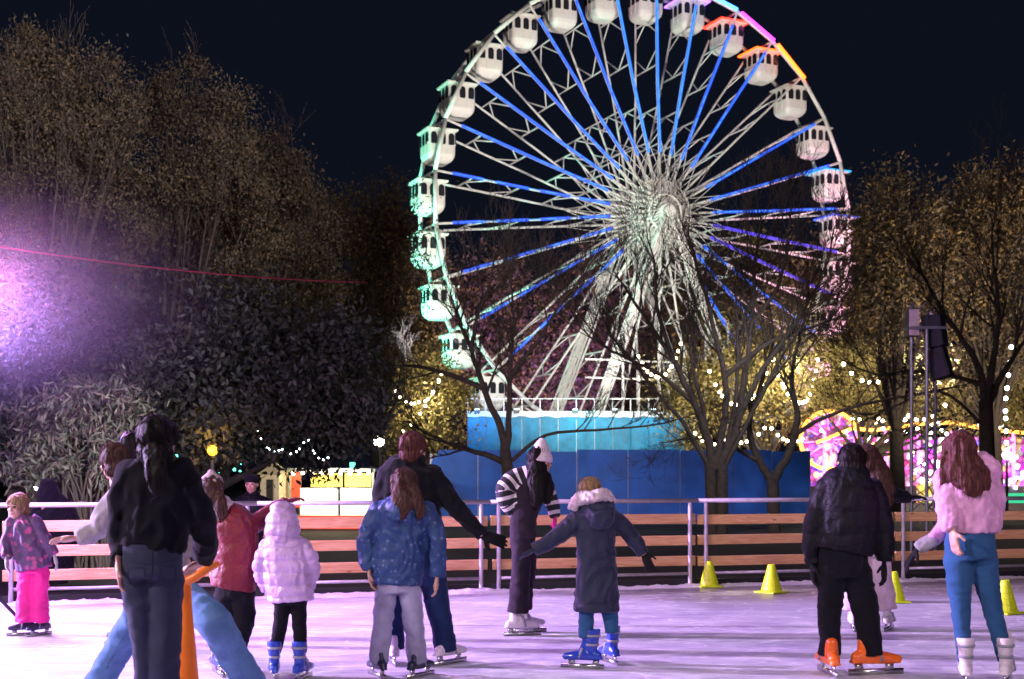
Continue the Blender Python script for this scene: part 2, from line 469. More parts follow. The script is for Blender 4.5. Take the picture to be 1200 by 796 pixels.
def with_strands(me, org, mb):
    """loose hairs lying on and just off the hair surface, in the same mesh"""
    rng = random.Random(len(me.vertices)); n = len(me.vertices)
    vs = [tuple(v.co) for v in me.vertices]; fs = [tuple(p.vertices) for p in me.polygons]
    nr = [v.normal.copy() for v in me.vertices]
    zlo = min(v[2] for v in vs); b = MB()
    for k in range(240):
        i = rng.randrange(n); p = Vector(vs[i]); m_ = nr[i]; L = rng.uniform(.025, .075); pts = [p + m_ * .001]; d = Vector((rng.gauss(0, .12), rng.gauss(0, .12), -1)); d = d - m_ * d.dot(m_)
        if d.length < .15: d = Vector((rng.gauss(0, 1), rng.gauss(0, 1), 0))
        d.normalize()
        for q in range(4):
            pts.append(pts[-1] + d * (L / 4) + m_ * rng.uniform(-.001, .002)); d = (d + Vector((rng.gauss(0, .16), rng.gauss(0, .16), -.25))).normalized()
        b.tube(pts, [.0022, .0022, .002, .0016, .0008], 3, cap=False)
    o = len(vs); out = bpy.data.meshes.new('hair'); out.from_pydata(vs + b.v, [], fs + [tuple(i + o for i in f) for f in b.f]); out.update(); return out

def fuse_later(b, voxel, smooth, disp, stripes=None): return ('fuse', b, voxel, smooth, disp, stripes)
def realise(name, b, m, parent, org):
    if isinstance(b, MB): return b.build(name, m, parent, org, True)
    _, mb, voxel, smooth, disp, stripes = b
    me = fuse(mb, voxel, smooth, disp, org, name)
    if name == 'hair': me = with_strands(me, org, mb)
    if stripes:
        # stripes: list of polylines (world points); value = length along the nearest one, in stripe pairs
        n = len(me.vertices); co = np.empty(n * 3, np.float32); me.vertices.foreach_get('co', co); co = co.reshape(-1, 3) + np.array(org, np.float32)
        best = np.full(n, 1e9); val = np.zeros(n)
        for line, pitch in stripes:
            acc = 0
            for a, c in zip(line[:-1], line[1:]):
                a = np.array(a); c = np.array(c); dv = c - a; L = np.linalg.norm(dv); t = np.clip((co - a) @ dv / L ** 2, -.4, 1.4)
                dist = np.linalg.norm(co - (a + np.clip(t, 0, 1)[:, None] * dv), axis=1)
                w = dist < best; best[w] = dist[w]; val[w] = (acc + t[w] * L) / pitch; acc += L
        at = me.attributes.new('along', 'FLOAT', 'POINT'); at.data.foreach_set('value', val.astype(np.float32))
    return link(name, me, m, parent, True)

# 1 child in pink trousers, far left, looking back at the camera
f = Fig(11.5, 'small child in bright pink snow trousers and purple patterned jacket near the left barrier', .78)
f.head(20, 594, 29, 195, 4)
f.cap_hair(HAIR_BLD, .05, seed=3)
f.part('jacket', PLAID, [([(22, 610, 10), (27, 618, 17), (32, 636, 19), (37, 652, 20.5), (40, 667, 21)], .78),
    ([(40, 610, 8), (52, 630, 7.5), (63, 650, 6.5)], 1), ([(14, 612, 8), (9, 634, 7.5, -.04), (14, 652, 6.5, -.12)], 1)], disp=folds(.012, 11, 9, 1))
f.part('trousers', PINK_PANTS, [([(40, 656, 15), (40, 672, 17.5)], .7), ([(32, 670, 10), (30, 700, 10), (30, 729, 11.5)], 1), ([(48, 670, 10), (47, 700, 10), (46, 729, 11.5)], 1)], disp=creases(.010, 7, 10, 2))
g = MB(); f.hand(f.p(64, 651), (.25, -.1, -1), (-1, -.2, 0), 1.1, .6, g); f.parts.append(('glove', fuse_later(g, .008, 1, None), GLOVE_GY))
g = MB(); f.hand(f.p(14, 653, -.12), (.2, -.4, -1), (1, 0, 0), 1.1, .6, g); f.parts.append(('glove', fuse_later(g, .008, 1, None), GLOVE_GY))
f.skate(28, 245, SK_DARK, d=.02); f.skate(46, 215, SK_DARK, d=.03)
f.done()

# 2 woman in black, back to the camera, cut by the lower frame edge
f = Fig(6.25, 'woman in black jumper and dark jeans, her back turned, nearest to the camera', 1.0)
f.head(185, 520, 58, 8)
f.cap_hair(HAIR_BLK, .06, seed=5, extra=[([(185, 508, 18, -.03), (190, 535, 15, -.13), (195, 558, 13, -.17), (197, 578, 7, -.17)])])
f.part('jumper', BLACK_KNIT, [([(184, 536, 18), (183, 548, 35), (183, 575, 41), (183, 610, 41), (180, 630, 40), (178, 643, 40)], .62),
    ([(152, 549, 15), (143, 574, 14.5), (138, 608, 13.5), (140, 638, 12), (144, 654, 10, -.05)], 1),
    ([(212, 549, 15), (225, 575, 15), (236, 605, 15, .02), (234, 638, 15, .12), (225, 660, 12, .22)], 1)], disp=folds(.013, 8, 7, 4))
f.part('jeans', CHAR_JEANS, [([(177, 628, 34), (177, 650, 37), (178, 676, 38)], .72), ([(160, 680, 21), (166, 716, 19), (169, 760, 14), (170, 800, 12), (170, 850, 12), (170, 880, 15)], 1),
    ([(194, 680, 22), (194, 716, 20), (193, 760, 19), (193, 800, 17), (194, 850, 15), (195, 880, 17)], 1)], disp=creases(.007, 6, 9, 5))
f.hand(f.p(143, 656, -.05), (.1, .1, -1), (1, 0, 0), 1, .6); f.hand(f.p(226, 662, .22), (-.7, .6, -.3), (0, 0, -1), 1, .7)
f.skate(170, -8, SK_DARK); f.skate(195, 12, SK_DARK)
f.seam('jumper', [[(143, 633), (160, 636), (180, 637), (200, 636), (218, 633)]]); f.seam('jeans', [[(178, 646), (178, 665), (178, 690)], [(143, 656), (178, 662), (213, 656)], [(150, 664), (169, 666), (169, 684), (160, 690), (151, 684), (150, 664)], [(187, 666), (206, 664), (206, 684), (197, 690), (188, 684), (187, 666)]])
f.done()

# 3 lunging person in grey fleece and blue jeans behind her
f = Fig(8.0, 'person in grey fleece and bright blue jeans lunging with legs wide apart', 1.0)
f.head(133, 542, 40, 300, 8)
f.cap_hair(HAIR_BRN, .05, seed=7)
f.part('fleece', GREY_FLEECE, [([(146, 570, 20), (155, 582, 32), (168, 620, 34), (186, 660, 32), (196, 684, 31)], .72),
    ([(140, 583, 15), (122, 602, 14), (112, 622, 12.5), (93, 630, 9, -.05)], 1), ([(178, 585, 15), (200, 620, 14, .1), (214, 655, 12, .1)], 1)], disp=folds(.012, 9, 8, 6))
f.part('jeans', BLUE_JEANS, [([(198, 672, 26), (200, 694, 29), (202, 710, 29)], .8), ([(186, 700, 22), (160, 728, 19, -.05), (140, 758, 17), (122, 790, 16), (108, 812, 17)], 1),
    ([(215, 702, 22), (238, 708, 21, -.15), (263, 722, 20, -.28), (278, 762, 18, -.15), (291, 800, 20), (294, 814, 21)], 1)], disp=creases(.009, 6, 8, 7))
f.hand(f.p(93, 630, -.05), (-1, -.1, -.1), (0, -.3, -1), 1, .5)
f.hand(f.p(214, 656, .1), (.3, 0, -1), (-1, 0, 0), 1, .6)
f.skate(106, 270, SK_BLUE); f.skate(296, 95, SK_BLUE)
f.seam('jeans', [[(240, 698), (262, 712), (276, 760), (286, 800)], [(170, 712), (146, 742), (118, 792)]])
f.done()

# 4 further person, only hair and a skate show past the woman
f = Fig(10.9, 'dark haired person further back, mostly hidden behind the woman in black jumper', 1.0)
f.head(152, 525, 33, 330, 4, face=False)
f.cap_hair(HAIR_BLK, .06, seed=9)
f.part('jacket', BLACK_CLOTH, [([(156, 545, 14), (160, 556, 24), (164, 590, 26), (166, 640, 26)], .6), ([(142, 562, 9), (146, 600, 9), (150, 630, 8)], 1), ([(180, 562, 9), (188, 600, 9), (186, 635, 8)], 1)], disp=folds(.012, 8, 7, 8))
f.part('trousers', BLACK_CLOTH, [([(166, 636, 22), (166, 660, 23)], .75), ([(158, 660, 12), (155, 700, 10), (153, 728, 10)], 1), ([(176, 660, 12), (180, 700, 10), (181, 728, 10)], 1)], disp=creases(.008, 6, 8, 9))
f.hand(f.p(150, 631), (0, 0, -1), (1, 0, 0), 1, .6); f.hand(f.p(186, 636), (0, 0, -1), (-1, 0, 0), 1, .6)
f.skate(151, 250, SK_BLUE); f.skate(182, 20, SK_BLUE)
f.seam('jumper', [[(143, 633), (160, 636), (180, 637), (200, 636), (218, 633)]]); f.seam('jeans', [[(178, 646), (178, 665), (178, 690)], [(143, 656), (178, 662), (213, 656)], [(150, 664), (169, 666), (169, 684), (160, 690), (151, 684), (150, 664)], [(187, 666), (206, 664), (206, 684), (197, 690), (188, 684), (187, 666)]])
f.done()

# 5 maroon jacket, beanie, arm on the rail
f = Fig(9.3, 'person in maroon jacket and grey knit hat, one arm reaching out to the rail', .92)
f.head(248, 576, 36, 340, 10, face=True)
f.parts.append(('knit_hat', fuse_later(MB().ball(f.hp(0, -.04, .20), (.40 * 36 * f.u, .47 * 36 * f.u, .42 * 36 * f.u), 16, 12, f.hm[1]).ball(f.hp(0, -.04, .60), .13 * 36 * f.u), .010, 1, fluff(.004, 70, 3)), GREY_KNIT))
f.cap_hair(HAIR_BRN, .03, seed=11, extra=[[(256, 578, 8, -.08), (262, 592, 8, -.1), (266, 606, 5, -.1)]])
f.part('scarf', WHITE_FUR, [([(244, 596, 17), (255, 598, 20), (268, 604, 16)], .9)], disp=fluff(.008, 30, 3))
f.part('jacket', MAROON, [([(262, 602, 16), (270, 612, 26), (277, 640, 27), (276, 668, 27), (273, 690, 27)], .8),
    ([(288, 615, 13), (302, 611, 11, .08), (316, 598, 9, .2), (326, 589, 7, .3)], 1), ([(256, 615, 12), (246, 640, 11), (244, 664, 9, .1)], 1)], disp=quilt(.010, .16, 9))
f.part('trousers', BLACK_CLOTH, [([(274, 680, 21), (276, 700, 24)], .8), ([(284, 700, 15), (286, 725, 13), (280, 755, 11, -.04), (276, 768, 10)], 1), ([(264, 700, 14), (260, 730, 12), (256, 760, 10)], 1)], disp=creases(.009, 6, 8, 11))
g = MB(); f.hand(f.p(326, 589, .3), (.9, .3, .2), (0, 0, -1), 1, .7, g); f.parts.append(('glove', fuse_later(g, .008, 1, None), MAROON))
f.hand(f.p(244, 665, .1), (0, .3, -1), (1, 0, 0), 1, .6)
f.skate(256, 335, SK_BLUE, k=1.0, low=False); f.skate(278, 20, SK_BLUE, k=1.0)
f.done()

# 6 bystander behind the barrier
f = Fig(18.2, 'man in dark cap and dark jacket facing the rink from behind the barrier', 1.0, 'bystanders behind the barrier')
f.head(295, 568, 22, 185, 0)
f.parts.append(('cap', fuse_later(MB().ball(f.hp(0, -.04, .24), (.40 * 22 * f.u, .46 * 22 * f.u, .32 * 22 * f.u), 14, 10, f.hm[1]).ball(f.hp(0, .38, .22), (.28 * 22 * f.u, .16 * 22 * f.u, .045 * 22 * f.u), 12, 6, f.hm[1]), .010, 1, None), BLACK_CLOTH))
f.part('jacket', BLACK_NYLON, [([(295, 580, 10), (295, 586, 20), (296, 610, 21), (296, 634, 20)], .6), ([(278, 590, 7), (272, 606, 7), (276, 622, 6, -.15)], 1), ([(313, 590, 7), (319, 606, 7), (314, 622, 6, -.15)], 1)], voxel=.014, disp=quilt(.010, .11, 12))
f.part('trousers', BLACK_CLOTH, [([(296, 630, 15), (296, 640, 16)], .8), ([(289, 640, 8), (288, 660, 7), (288, 674, 7)], 1), ([(304, 640, 8), (304, 660, 7), (304, 674, 7)], 1)], voxel=.014)
f.hand(f.p(276, 623, -.15), (.2, -.4, -1), (1, 0, 0), 1, .6); f.hand(f.p(314, 623, -.15), (-.2, -.4, -1), (-1, 0, 0), 1, .6)
f.done()
f = Fig(16.6, 'hooded bystander in black, turned away behind the barrier at the far left', 1.0, 'bystanders behind the barrier')
f.head(57, 578, 23, 20, 10, face=False)
f.part('hooded_coat', BLACK_CLOTH, [([(57, 570, 11), (57, 580, 14), (58, 592, 13)], 1), ([(58, 590, 12), (62, 596, 23), (64, 620, 24), (64, 650, 23), (64, 668, 22)], .65), ([(44, 600, 8), (39, 622, 8), (44, 640, 6)], 1), ([(82, 600, 8), (89, 622, 8), (84, 640, 6)], 1)], voxel=.014, disp=folds(.014, 8, 7, 14))
f.part('trousers', BLACK_CLOTH, [([(57, 660, 9), (57, 684, 8)], 1), ([(71, 660, 9), (71, 684, 8)], 1)], voxel=.014)
f.hand(f.p(44, 641), (.1, 0, -1), (1, 0, 0), 1, .6); f.hand(f.p(84, 641), (-.1, 0, -1), (-1, 0, 0), 1, .6)
f.done()

# 7 child in white puffer coat
f = Fig(9.07, 'child in shiny white hooded puffer jacket, black leggings and blue skates', .78)
f.head(331, 610, 34, 5, face=False)
f.part('puffer_jacket', WHITE_NYLON, [([(331, 600, 15.5), (331, 611, 19.5), (331, 624, 20.5), (332, 635, 17)], 1.1), ([(332, 628, 19), (333, 642, 28), (337, 668, 29), (340, 690, 28), (341, 704, 27)], .70),
    ([(314, 641, 10), (306, 660, 9.5), (306, 678, 8, .04), (311, 692, 6.5, .07)], 1), ([(354, 641, 10), (365, 658, 9.5), (365, 676, 8, .04), (361, 690, 6.5, .07)], 1)], disp=quilt(.0135, .085, 15))
f.part('leggings', BLACK_CLOTH, [([(340, 698, 20), (340, 708, 20)], .8), ([(331, 706, 10), (328, 735, 8.5), (322, 766, 7)], 1), ([(350, 706, 10), (351, 735, 8.5), (353, 766, 7)], 1)], disp=creases(.005, 8, 14, 15))
f.hand(f.p(312, 691, .1), (.2, .2, -1), (1, 0, 0), 1, .6); f.hand(f.p(360, 691, .1), (-.2, .2, -1), (-1, 0, 0), 1, .6)
f.skate(321, -12, SK_BLUE, k=.9, low=False); f.skate(354, 14, SK_BLUE, k=.9, low=False)
f.seam('puffer_jacket', [[(312, 698), (325, 700), (341, 701), (366, 698)], [(314, 634), (322, 640), (333, 642), (345, 640), (352, 634)]], WHITE_FUR)
f.done()

# 8 girl in blue dotted jacket
f = Fig(9.2, 'girl in blue dotted jacket and pale lavender trousers with long brown hair', .88)
f.head(475, 569, 37, 15, face=False)
f.cap_hair(HAIR_BRN, .06, seed=17, extra=[[(474, 566, 15, -.03), (474, 582, 15, -.10), (472, 596, 11, -.14), (470, 606, 6, -.15)], [(482, 572, 9, -.08), (490, 586, 8, -.12), (494, 604, 5, -.12)]])
f.part('jacket', BLUE_PRINT, [([(473, 586, 19), (472, 596, 33), (470, 625, 31), (467, 655, 30), (465, 684, 30)], .74), ([(470, 592, 17, -.10), (470, 604, 15, -.13), (468, 612, 9, -.11)], .6),
    ([(444, 599, 13), (433, 622, 12), (429, 645, 11), (433, 668, 9, -.02)], 1), ([(499, 599, 13), (509, 622, 12), (513, 650, 11), (512, 676, 9)], 1)], disp=folds(.014, 10, 8, 18))
f.part('trousers', LAV, [([(466, 672, 22), (467, 694, 25)], .75), ([(452, 694, 13.5), (449, 725, 12.5), (446, 755, 12), (443, 778, 11.5)], 1), ([(481, 694, 13.5), (484, 725, 12.5), (487, 755, 12), (489, 778, 11.5)], 1)], disp=creases(.009, 6, 11, 19))
f.hand(f.p(433, 670, -.02), (.2, 0, -1), (1, 0, 0), 1, .7); f.hand(f.p(512, 678), (-.1, 0, -1), (-1, 0, 0), 1, .7)
f.skate(443, -30, SK_DARK); f.skate(491, 35, SK_DARK)
f.seam('jacket', [[(438, 674), (455, 677), (480, 677), (494, 674)], [(440, 612), (468, 618), (500, 612)], [(452, 596), (458, 610), (468, 614), (482, 610), (488, 596)]]); f.seam('trousers', [[(467, 686), (467, 704)], [(446, 706), (443, 770)], [(488, 706), (495, 770)]])
f.done()

# 9 man in black, arm stretched to the right
f = Fig(9.8, 'tall man in black jacket and navy trousers stretching his right arm out to the side', 1.05)
f.head(485, 527, 37, 40, 4)
f.cap_hair(HAIR_RED, .06, seed=20)
f.part('jacket', BLACK_CLOTH, [([(483, 540, 17), (480, 552, 34), (480, 590, 37), (484, 625, 34), (487, 650, 33)], .68), ([(484, 540, 15), (483, 548, 17)], 1),
    ([(506, 556, 13), (524, 581, 12), (542, 604, 10.5), (566, 627, 7.5)], 1), ([(454, 556, 13), (447, 590, 12), (446, 625, 10)], 1)], disp=folds(.013, 8, 7, 21))
f.part('trousers', NAVY_JEANS, [([(489, 640, 29), (489, 662, 30)], .72), ([(473, 662, 17), (465, 700, 14), (461, 735, 13), (460, 760, 14)], 1), ([(504, 662, 18), (511, 700, 15), (518, 735, 13), (523, 764, 14)], 1)], disp=creases(.009, 6, 8, 22))
g = MB(); f.hand(f.p(566, 627), (1, .05, -.35), (0, 1, -.4), 1.15, .25, g, side=-1); f.parts.append(('glove', fuse_later(g, .007, 1, None), GLOVE_DK))
g = MB(); f.hand(f.p(446, 626), (.1, 0, -1), (1, 0, 0), 1.1, .5, g); f.parts.append(('glove', fuse_later(g, .008, 1, None), GLOVE_DK))
f.skate(460, -15, SK_WHITE); f.skate(525, 40, SK_WHITE)
f.seam('jacket', [[(478, 560), (480, 600), (483, 645)], [(452, 570), (480, 574), (508, 568)]]); f.seam('trousers', [[(489, 655), (489, 672)], [(516, 670), (522, 715), (529, 760)]])
f.done()

# 10 girl with white beanie and striped sleeves
f = Fig(11.5, 'woman in white beanie and black and white striped sleeves leaning forward, hand on hip', 1.0)
f.head(634, 541, 33, 50, 6)
H = 33 * f.u
bn = MB(); bn.lathe((0, 0, 0), [(.02 * H, .62 * H), (.08 * H, .60 * H), (.20 * H, .45 * H), (.34 * H, .20 * H), (.43 * H, -.05 * H), (.45 * H, -.22 * H), (.40 * H, -.24 * H)], 18)
bn.v = [tuple(f.hp(0, -.04, .22) + f.hm[1] @ Vector(v)) for v in bn.v]
f.parts.append(('beanie', fuse_later(bn, .010, 1, fluff(.003, 80, 5)), BEANIE))
f.cap_hair(HAIR_BLK, .03, seed=23, extra=[[(630, 545, 11, -.04), (629, 562, 12, -.10), (629, 580, 10, -.12), (628, 592, 6, -.12)], [(640, 556, 6, -.04), (642, 572, 7, -.08), (640, 588, 5, -.08)]])
L1 = [f.p(622, 553), f.p(604, 560), f.p(590, 573, -.05), f.p(594, 590, -.04), f.p(602, 603)]
L2 = [f.p(630, 556, .1), f.p(640, 572, .12), f.p(646, 588, .12), f.p(650, 608, .1)]
f.part('striped_jumper', STRIPES, [([(627, 553, 13), (620, 565, 16), (613, 590, 16), (610, 600, 14)], .85), ([(618, 556, 10), (604, 560, 11), (591, 573, 10.5, -.05), (594, 590, 9, -.04), (602, 603, 6)], 1),
    ([(634, 562, 9, .1), (643, 578, 9, .12), (648, 594, 8.5, .12), (651, 607, 6, .1)], 1)], disp=folds(.006, 8, 8, 24), stripes=[(L1, .085), (L2, .085)])
f.part('dungarees', PLUM, [([(624, 563, 15), (619, 580, 18.5), (615, 598, 17), (613, 612, 16), (614, 630, 16)], .9), ([(609, 630, 12), (611, 660, 11), (609, 690, 12), (607, 718, 13)], 1), ([(618, 630, 11, .15), (619, 660, 10.5, .2), (615, 690, 11, .2), (612, 716, 12, .2)], 1)], disp=creases(.009, 6, 9, 25))
g = MB(); f.hand(f.p(602, 604), (.1, .2, -1), (1, 0, 0), 1.05, .7, g); f.parts.append(('glove', fuse_later(g, .008, 1, None), GLOVE_PK))
g = MB(); f.hand(f.p(651, 607, .1), (-.1, -.1, -1), (-1, 0, 0), 1.05, .7, g); f.parts.append(('glove', fuse_later(g, .008, 1, None), GLOVE_PK))
f.skate(609, 75, SK_WHITE); f.skate(616, 78, SK_WHITE, d=.24)
f.seam('dungarees', [[(610, 566), (618, 582), (627, 600)], [(632, 568), (620, 584), (607, 600)], [(600, 612), (614, 615), (628, 612)]])
f.done()

# 11 child in navy coat with fur hood, arms out
f = Fig(9.6, 'child in long navy coat with white fur collar holding both arms out for balance', .82)
f.head(690, 578, 33, 330, 4)
f.cap_hair(HAIR_BLD, .04, seed=26)
f.part('coat', NAVY_COAT, [([(695, 592, 16), (697, 602, 25), (698, 630, 23), (699, 665, 24), (699, 695, 26.5), (699, 716, 27)], .78), ([(700, 594, 20, -.06), (702, 606, 17, -.13), (700, 618, 9, -.12)], .7),
    ([(681, 606, 12), (663, 621, 11), (643, 635, 9.5), (626, 645, 8)], 1), ([(713, 604, 11), (732, 619, 10), (746, 637, 9), (755, 650, 7.5)], 1)], disp=folds(.011, 9, 7, 27))
f.part('fur_trim', WHITE_FUR, [([(672, 594, 6.5, -.02), (679, 584, 7.5, -.08), (692, 583, 8, -.13), (706, 580, 8, -.11), (715, 586, 6.5, -.03)], 1)], disp=fluff(.013, 40, 6), inner=0, flat=False)
f.part('leggings', TIGHTS, [([(688, 700, 12), (687, 722, 9.5), (686, 748, 8)], 1), ([(712, 700, 12), (715, 722, 9.5), (717, 742, 8)], 1)], disp=creases(.005, 8, 14, 28))
g = MB(); f.hand(f.p(626, 645), (-1, -.1, -.45), (0, -.4, -1), 1.1, .4, g); f.parts.append(('glove', fuse_later(g, .008, 1, None), NAVY_COAT))
g = MB(); f.hand(f.p(755, 650), (.4, -.1, -.9), (0, -1, -.4), 1.1, .5, g, side=-1); f.parts.append(('glove', fuse_later(g, .008, 1, None), GLOVE_DK))
f.skate(686, 285, SK_BLUE, k=.95, low=False); f.skate(718, 340, SK_BLUE, k=.95, d=.25, low=False)
f.seam('coat', [[(699, 640), (699, 660), (699, 712)], [(678, 652), (699, 655), (721, 652)], [(676, 706), (699, 708), (723, 706)]])
f.done()

# 12 person in black with orange skates
f = Fig(9.3, 'person all in black with bright orange skates, back to the camera, at the right', 1.0)
f.head(999, 542, 38, 20, 6, face=False)
f.cap_hair(HAIR_BLK, .07, seed=30)
f.part('jacket', BLACK_NYLON, [([(996, 552, 18), (994, 564, 32), (994, 595, 38), (991, 625, 37), (987, 646, 36)], .76), ([(998, 552, 19, -.04), (996, 564, 18, -.08), (992, 574, 10, -.1)], .7),
    ([(968, 572, 13), (958, 600, 12.5), (951, 630, 11), (952, 660, 9)], 1), ([(1022, 572, 13), (1031, 600, 13), (1036, 630, 12), (1036, 658, 10)], 1)], disp=quilt(.011, .17, 31))
f.part('trousers', BLACK_CLOTH, [([(986, 634, 28), (986, 660, 31), (988, 676, 31)], .8), ([(973, 672, 18), (973, 710, 15), (972, 745, 13), (972, 768, 13)], 1), ([(1003, 672, 19), (1012, 705, 16), (1018, 740, 14), (1021, 768, 13.5)], 1)], disp=creases(.010, 6, 8, 32))
g = MB(); f.hand(f.p(952, 661), (.05, 0, -1), (1, 0, 0), 1.05, .6, g); f.parts.append(('glove', fuse_later(g, .008, 1, None), GLOVE_DK))
g = MB(); f.hand(f.p(1036, 660), (0, 0, -1), (-1, 0, 0), 1.05, .6, g); f.parts.append(('glove', fuse_later(g, .008, 1, None), GLOVE_DK))
f.skate(971, 355, SK_ORANGE, k=1.22); f.skate(1022, 80, SK_ORANGE, k=1.22)
f.seam('jacket', [[(962, 590), (992, 596), (1024, 590)], [(956, 636), (987, 640), (1020, 636)]]); f.seam('trousers', [[(987, 650), (988, 690)], [(966, 664), (980, 668)], [(996, 668), (1012, 664)], [(960, 680), (960, 760)], [(1020, 690), (1033, 760)]])
f.done()

# 13 woman behind, wide pale trousers
f = Fig(11.9, 'woman with long dark hair and wide pale pink trousers behind the person in black', 1.0)
f.head(1018, 540, 32, 40, 6, face=False)
f.cap_hair(HAIR_BRN, .08, seed=33, extra=[[(1022, 540, 13, -.02), (1028, 558, 14, -.08), (1033, 575, 13, -.1), (1036, 590, 7, -.1)]])
f.part('coat', BLACK_CLOTH, [([(1018, 556, 15), (1018, 568, 25), (1019, 600, 26), (1020, 640, 27)], .62), ([(1036, 572, 10), (1050, 580, 9, .05), (1070, 583, 6.5, .1)], 1), ([(1000, 570, 9), (996, 600, 9), (998, 630, 8)], 1)], disp=folds(.012, 8, 7, 34))
f.part('trousers', PALE_PINK, [([(1020, 634, 22), (1020, 652, 22)], .75), ([(1010, 654, 14), (1004, 685, 14), (999, 716, 15)], 1), ([(1029, 654, 14), (1034, 685, 13), (1039, 714, 12)], 1)], disp=creases(.011, 6, 7, 35))
g = MB(); f.hand(f.p(1070, 583, .1), (1, .1, 0), (0, 0, -1), 1.05, .6, g); f.parts.append(('glove', fuse_later(g, .008, 1, None), GLOVE_DK))
f.hand(f.p(998, 631), (0, 0, -1), (1, 0, 0), 1, .6)
f.skate(999, 10, SK_WHITE); f.skate(1041, 30, SK_WHITE)
f.done()

# 14 woman in pink fleece
f = Fig(8.9, 'woman in fluffy pink jacket and blue leggings with long wavy brown hair', 1.0)
f.head(1122, 531, 43, 340, 6, face=False)
f.cap_hair(HAIR_RED, .08, seed=36, amp=.011, extra=[[(1122, 528, 20, -.02), (1124, 548, 23, -.08), (1130, 564, 19, -.13), (1137, 576, 11, -.14)], [(1108, 540, 10, -.05), (1104, 556, 9, -.08), (1101, 568, 5, -.08)], [(1134, 545, 11, -.08), (1144, 562, 10, -.12), (1146, 578, 6, -.13)]])
f.part('jacket', PINK_FLEECE, [([(1126, 548, 18), (1131, 560, 36), (1136, 590, 37), (1138, 610, 36), (1138, 624, 34)], .72), ([(1146, 543, 16, -.04), (1156, 552, 16, -.05), (1160, 562, 12)], .8),
    ([(1108, 560, 14), (1106, 585, 13.5, -.05), (1106, 605, 12, -.1), (1108, 620, 9, -.14)], 1), ([(1158, 562, 13), (1166, 586, 12), (1163, 608, 11, .06), (1152, 622, 9, .16)], 1)], disp=folds(.012, 11, 9, 37, .8))
f.part('leggings', TIGHTS, [([(1137, 612, 25), (1137, 635, 29.5), (1138, 655, 30)], .8), ([(1122, 655, 16.5), (1124, 680, 15), (1126, 720, 11), (1129, 752, 9), (1131, 776, 8.5)], 1), ([(1153, 655, 16.5), (1157, 685, 14), (1165, 722, 11), (1173, 752, 9.5), (1178, 774, 9)], 1)], disp=creases(.006, 6, 10, 38))
f.hand(f.p(1108, 621, -.14), (.15, -.1, -1), (1, .3, 0), 1.1, .5)
f.part('cuff', GREY_FLEECE, [([(1101, 634, 9, .14), (1090, 640, 8.5, .15), (1083, 645, 7.5, .16)], 1)], inner=0, disp=fluff(.006, 40, 8))
f.part('far_sleeve', PINK_FLEECE, [([(1122, 600, 11, .12), (1112, 622, 10, .14), (1100, 636, 8.5, .14)], 1)], disp=folds(.01, 11, 9, 40))
g = MB(); f.hand(f.p(1083, 646, .16), (-.6, 0, -.9), (1, 0, 0), 1.1, .6, g); f.parts.append(('glove', fuse_later(g, .008, 1, None), GLOVE_DK))
f.skate(1131, 15, SK_WHITE, k=1.05, low=False); f.skate(1180, 30, SK_WHITE, k=1.05, low=False)
f.seam('leggings', [[(1138, 632), (1138, 668)], [(1114, 646), (1130, 650)], [(1146, 650), (1162, 646)]])
f.done()
# ------------------------------------------------------------------ rink: ice, barrier, cones
def fence_pt(t, off=0.0):
    """point of the barrier line; off moves it back, away from the rink"""
    c, s_ = .9617, .2741
    return Vector((-5.66 + t - s_ * off, 14.15 + .285 * t + c * off, 0))

def ground():
    m, nt, b = new_mat('dark_park_soil'); N, L = nt.nodes, nt.links
    tc = N.new('ShaderNodeTexCoord'); nz = N.new('ShaderNodeTexNoise'); nz.inputs['Scale'].default_value = .8; nz.inputs['Detail'].default_value = 9
    L.new(tc.outputs['Object'], nz.inputs['Vector']); rp = N.new('ShaderNodeValToRGB')
    rp.color_ramp.elements[0].color = (.003, .003, .003, 1); rp.color_ramp.elements[1].color = (.010, .009, .008, 1)
    L.new(nz.outputs['Fac'], rp.inputs['Fac']); L.new(rp.outputs['Color'], b.inputs['Base Color']); b.inputs['Roughness'].default_value = .95
    me = bpy.data.meshes.new('ground'); z = -.10
    me.from_pydata([(-900, -60, z), (900, -60, z), (900, 1500, z), (-900, 1500, z)], [], [(0, 1, 2, 3)])
    tag(link('ground', me, m), kind='structure')
ground()

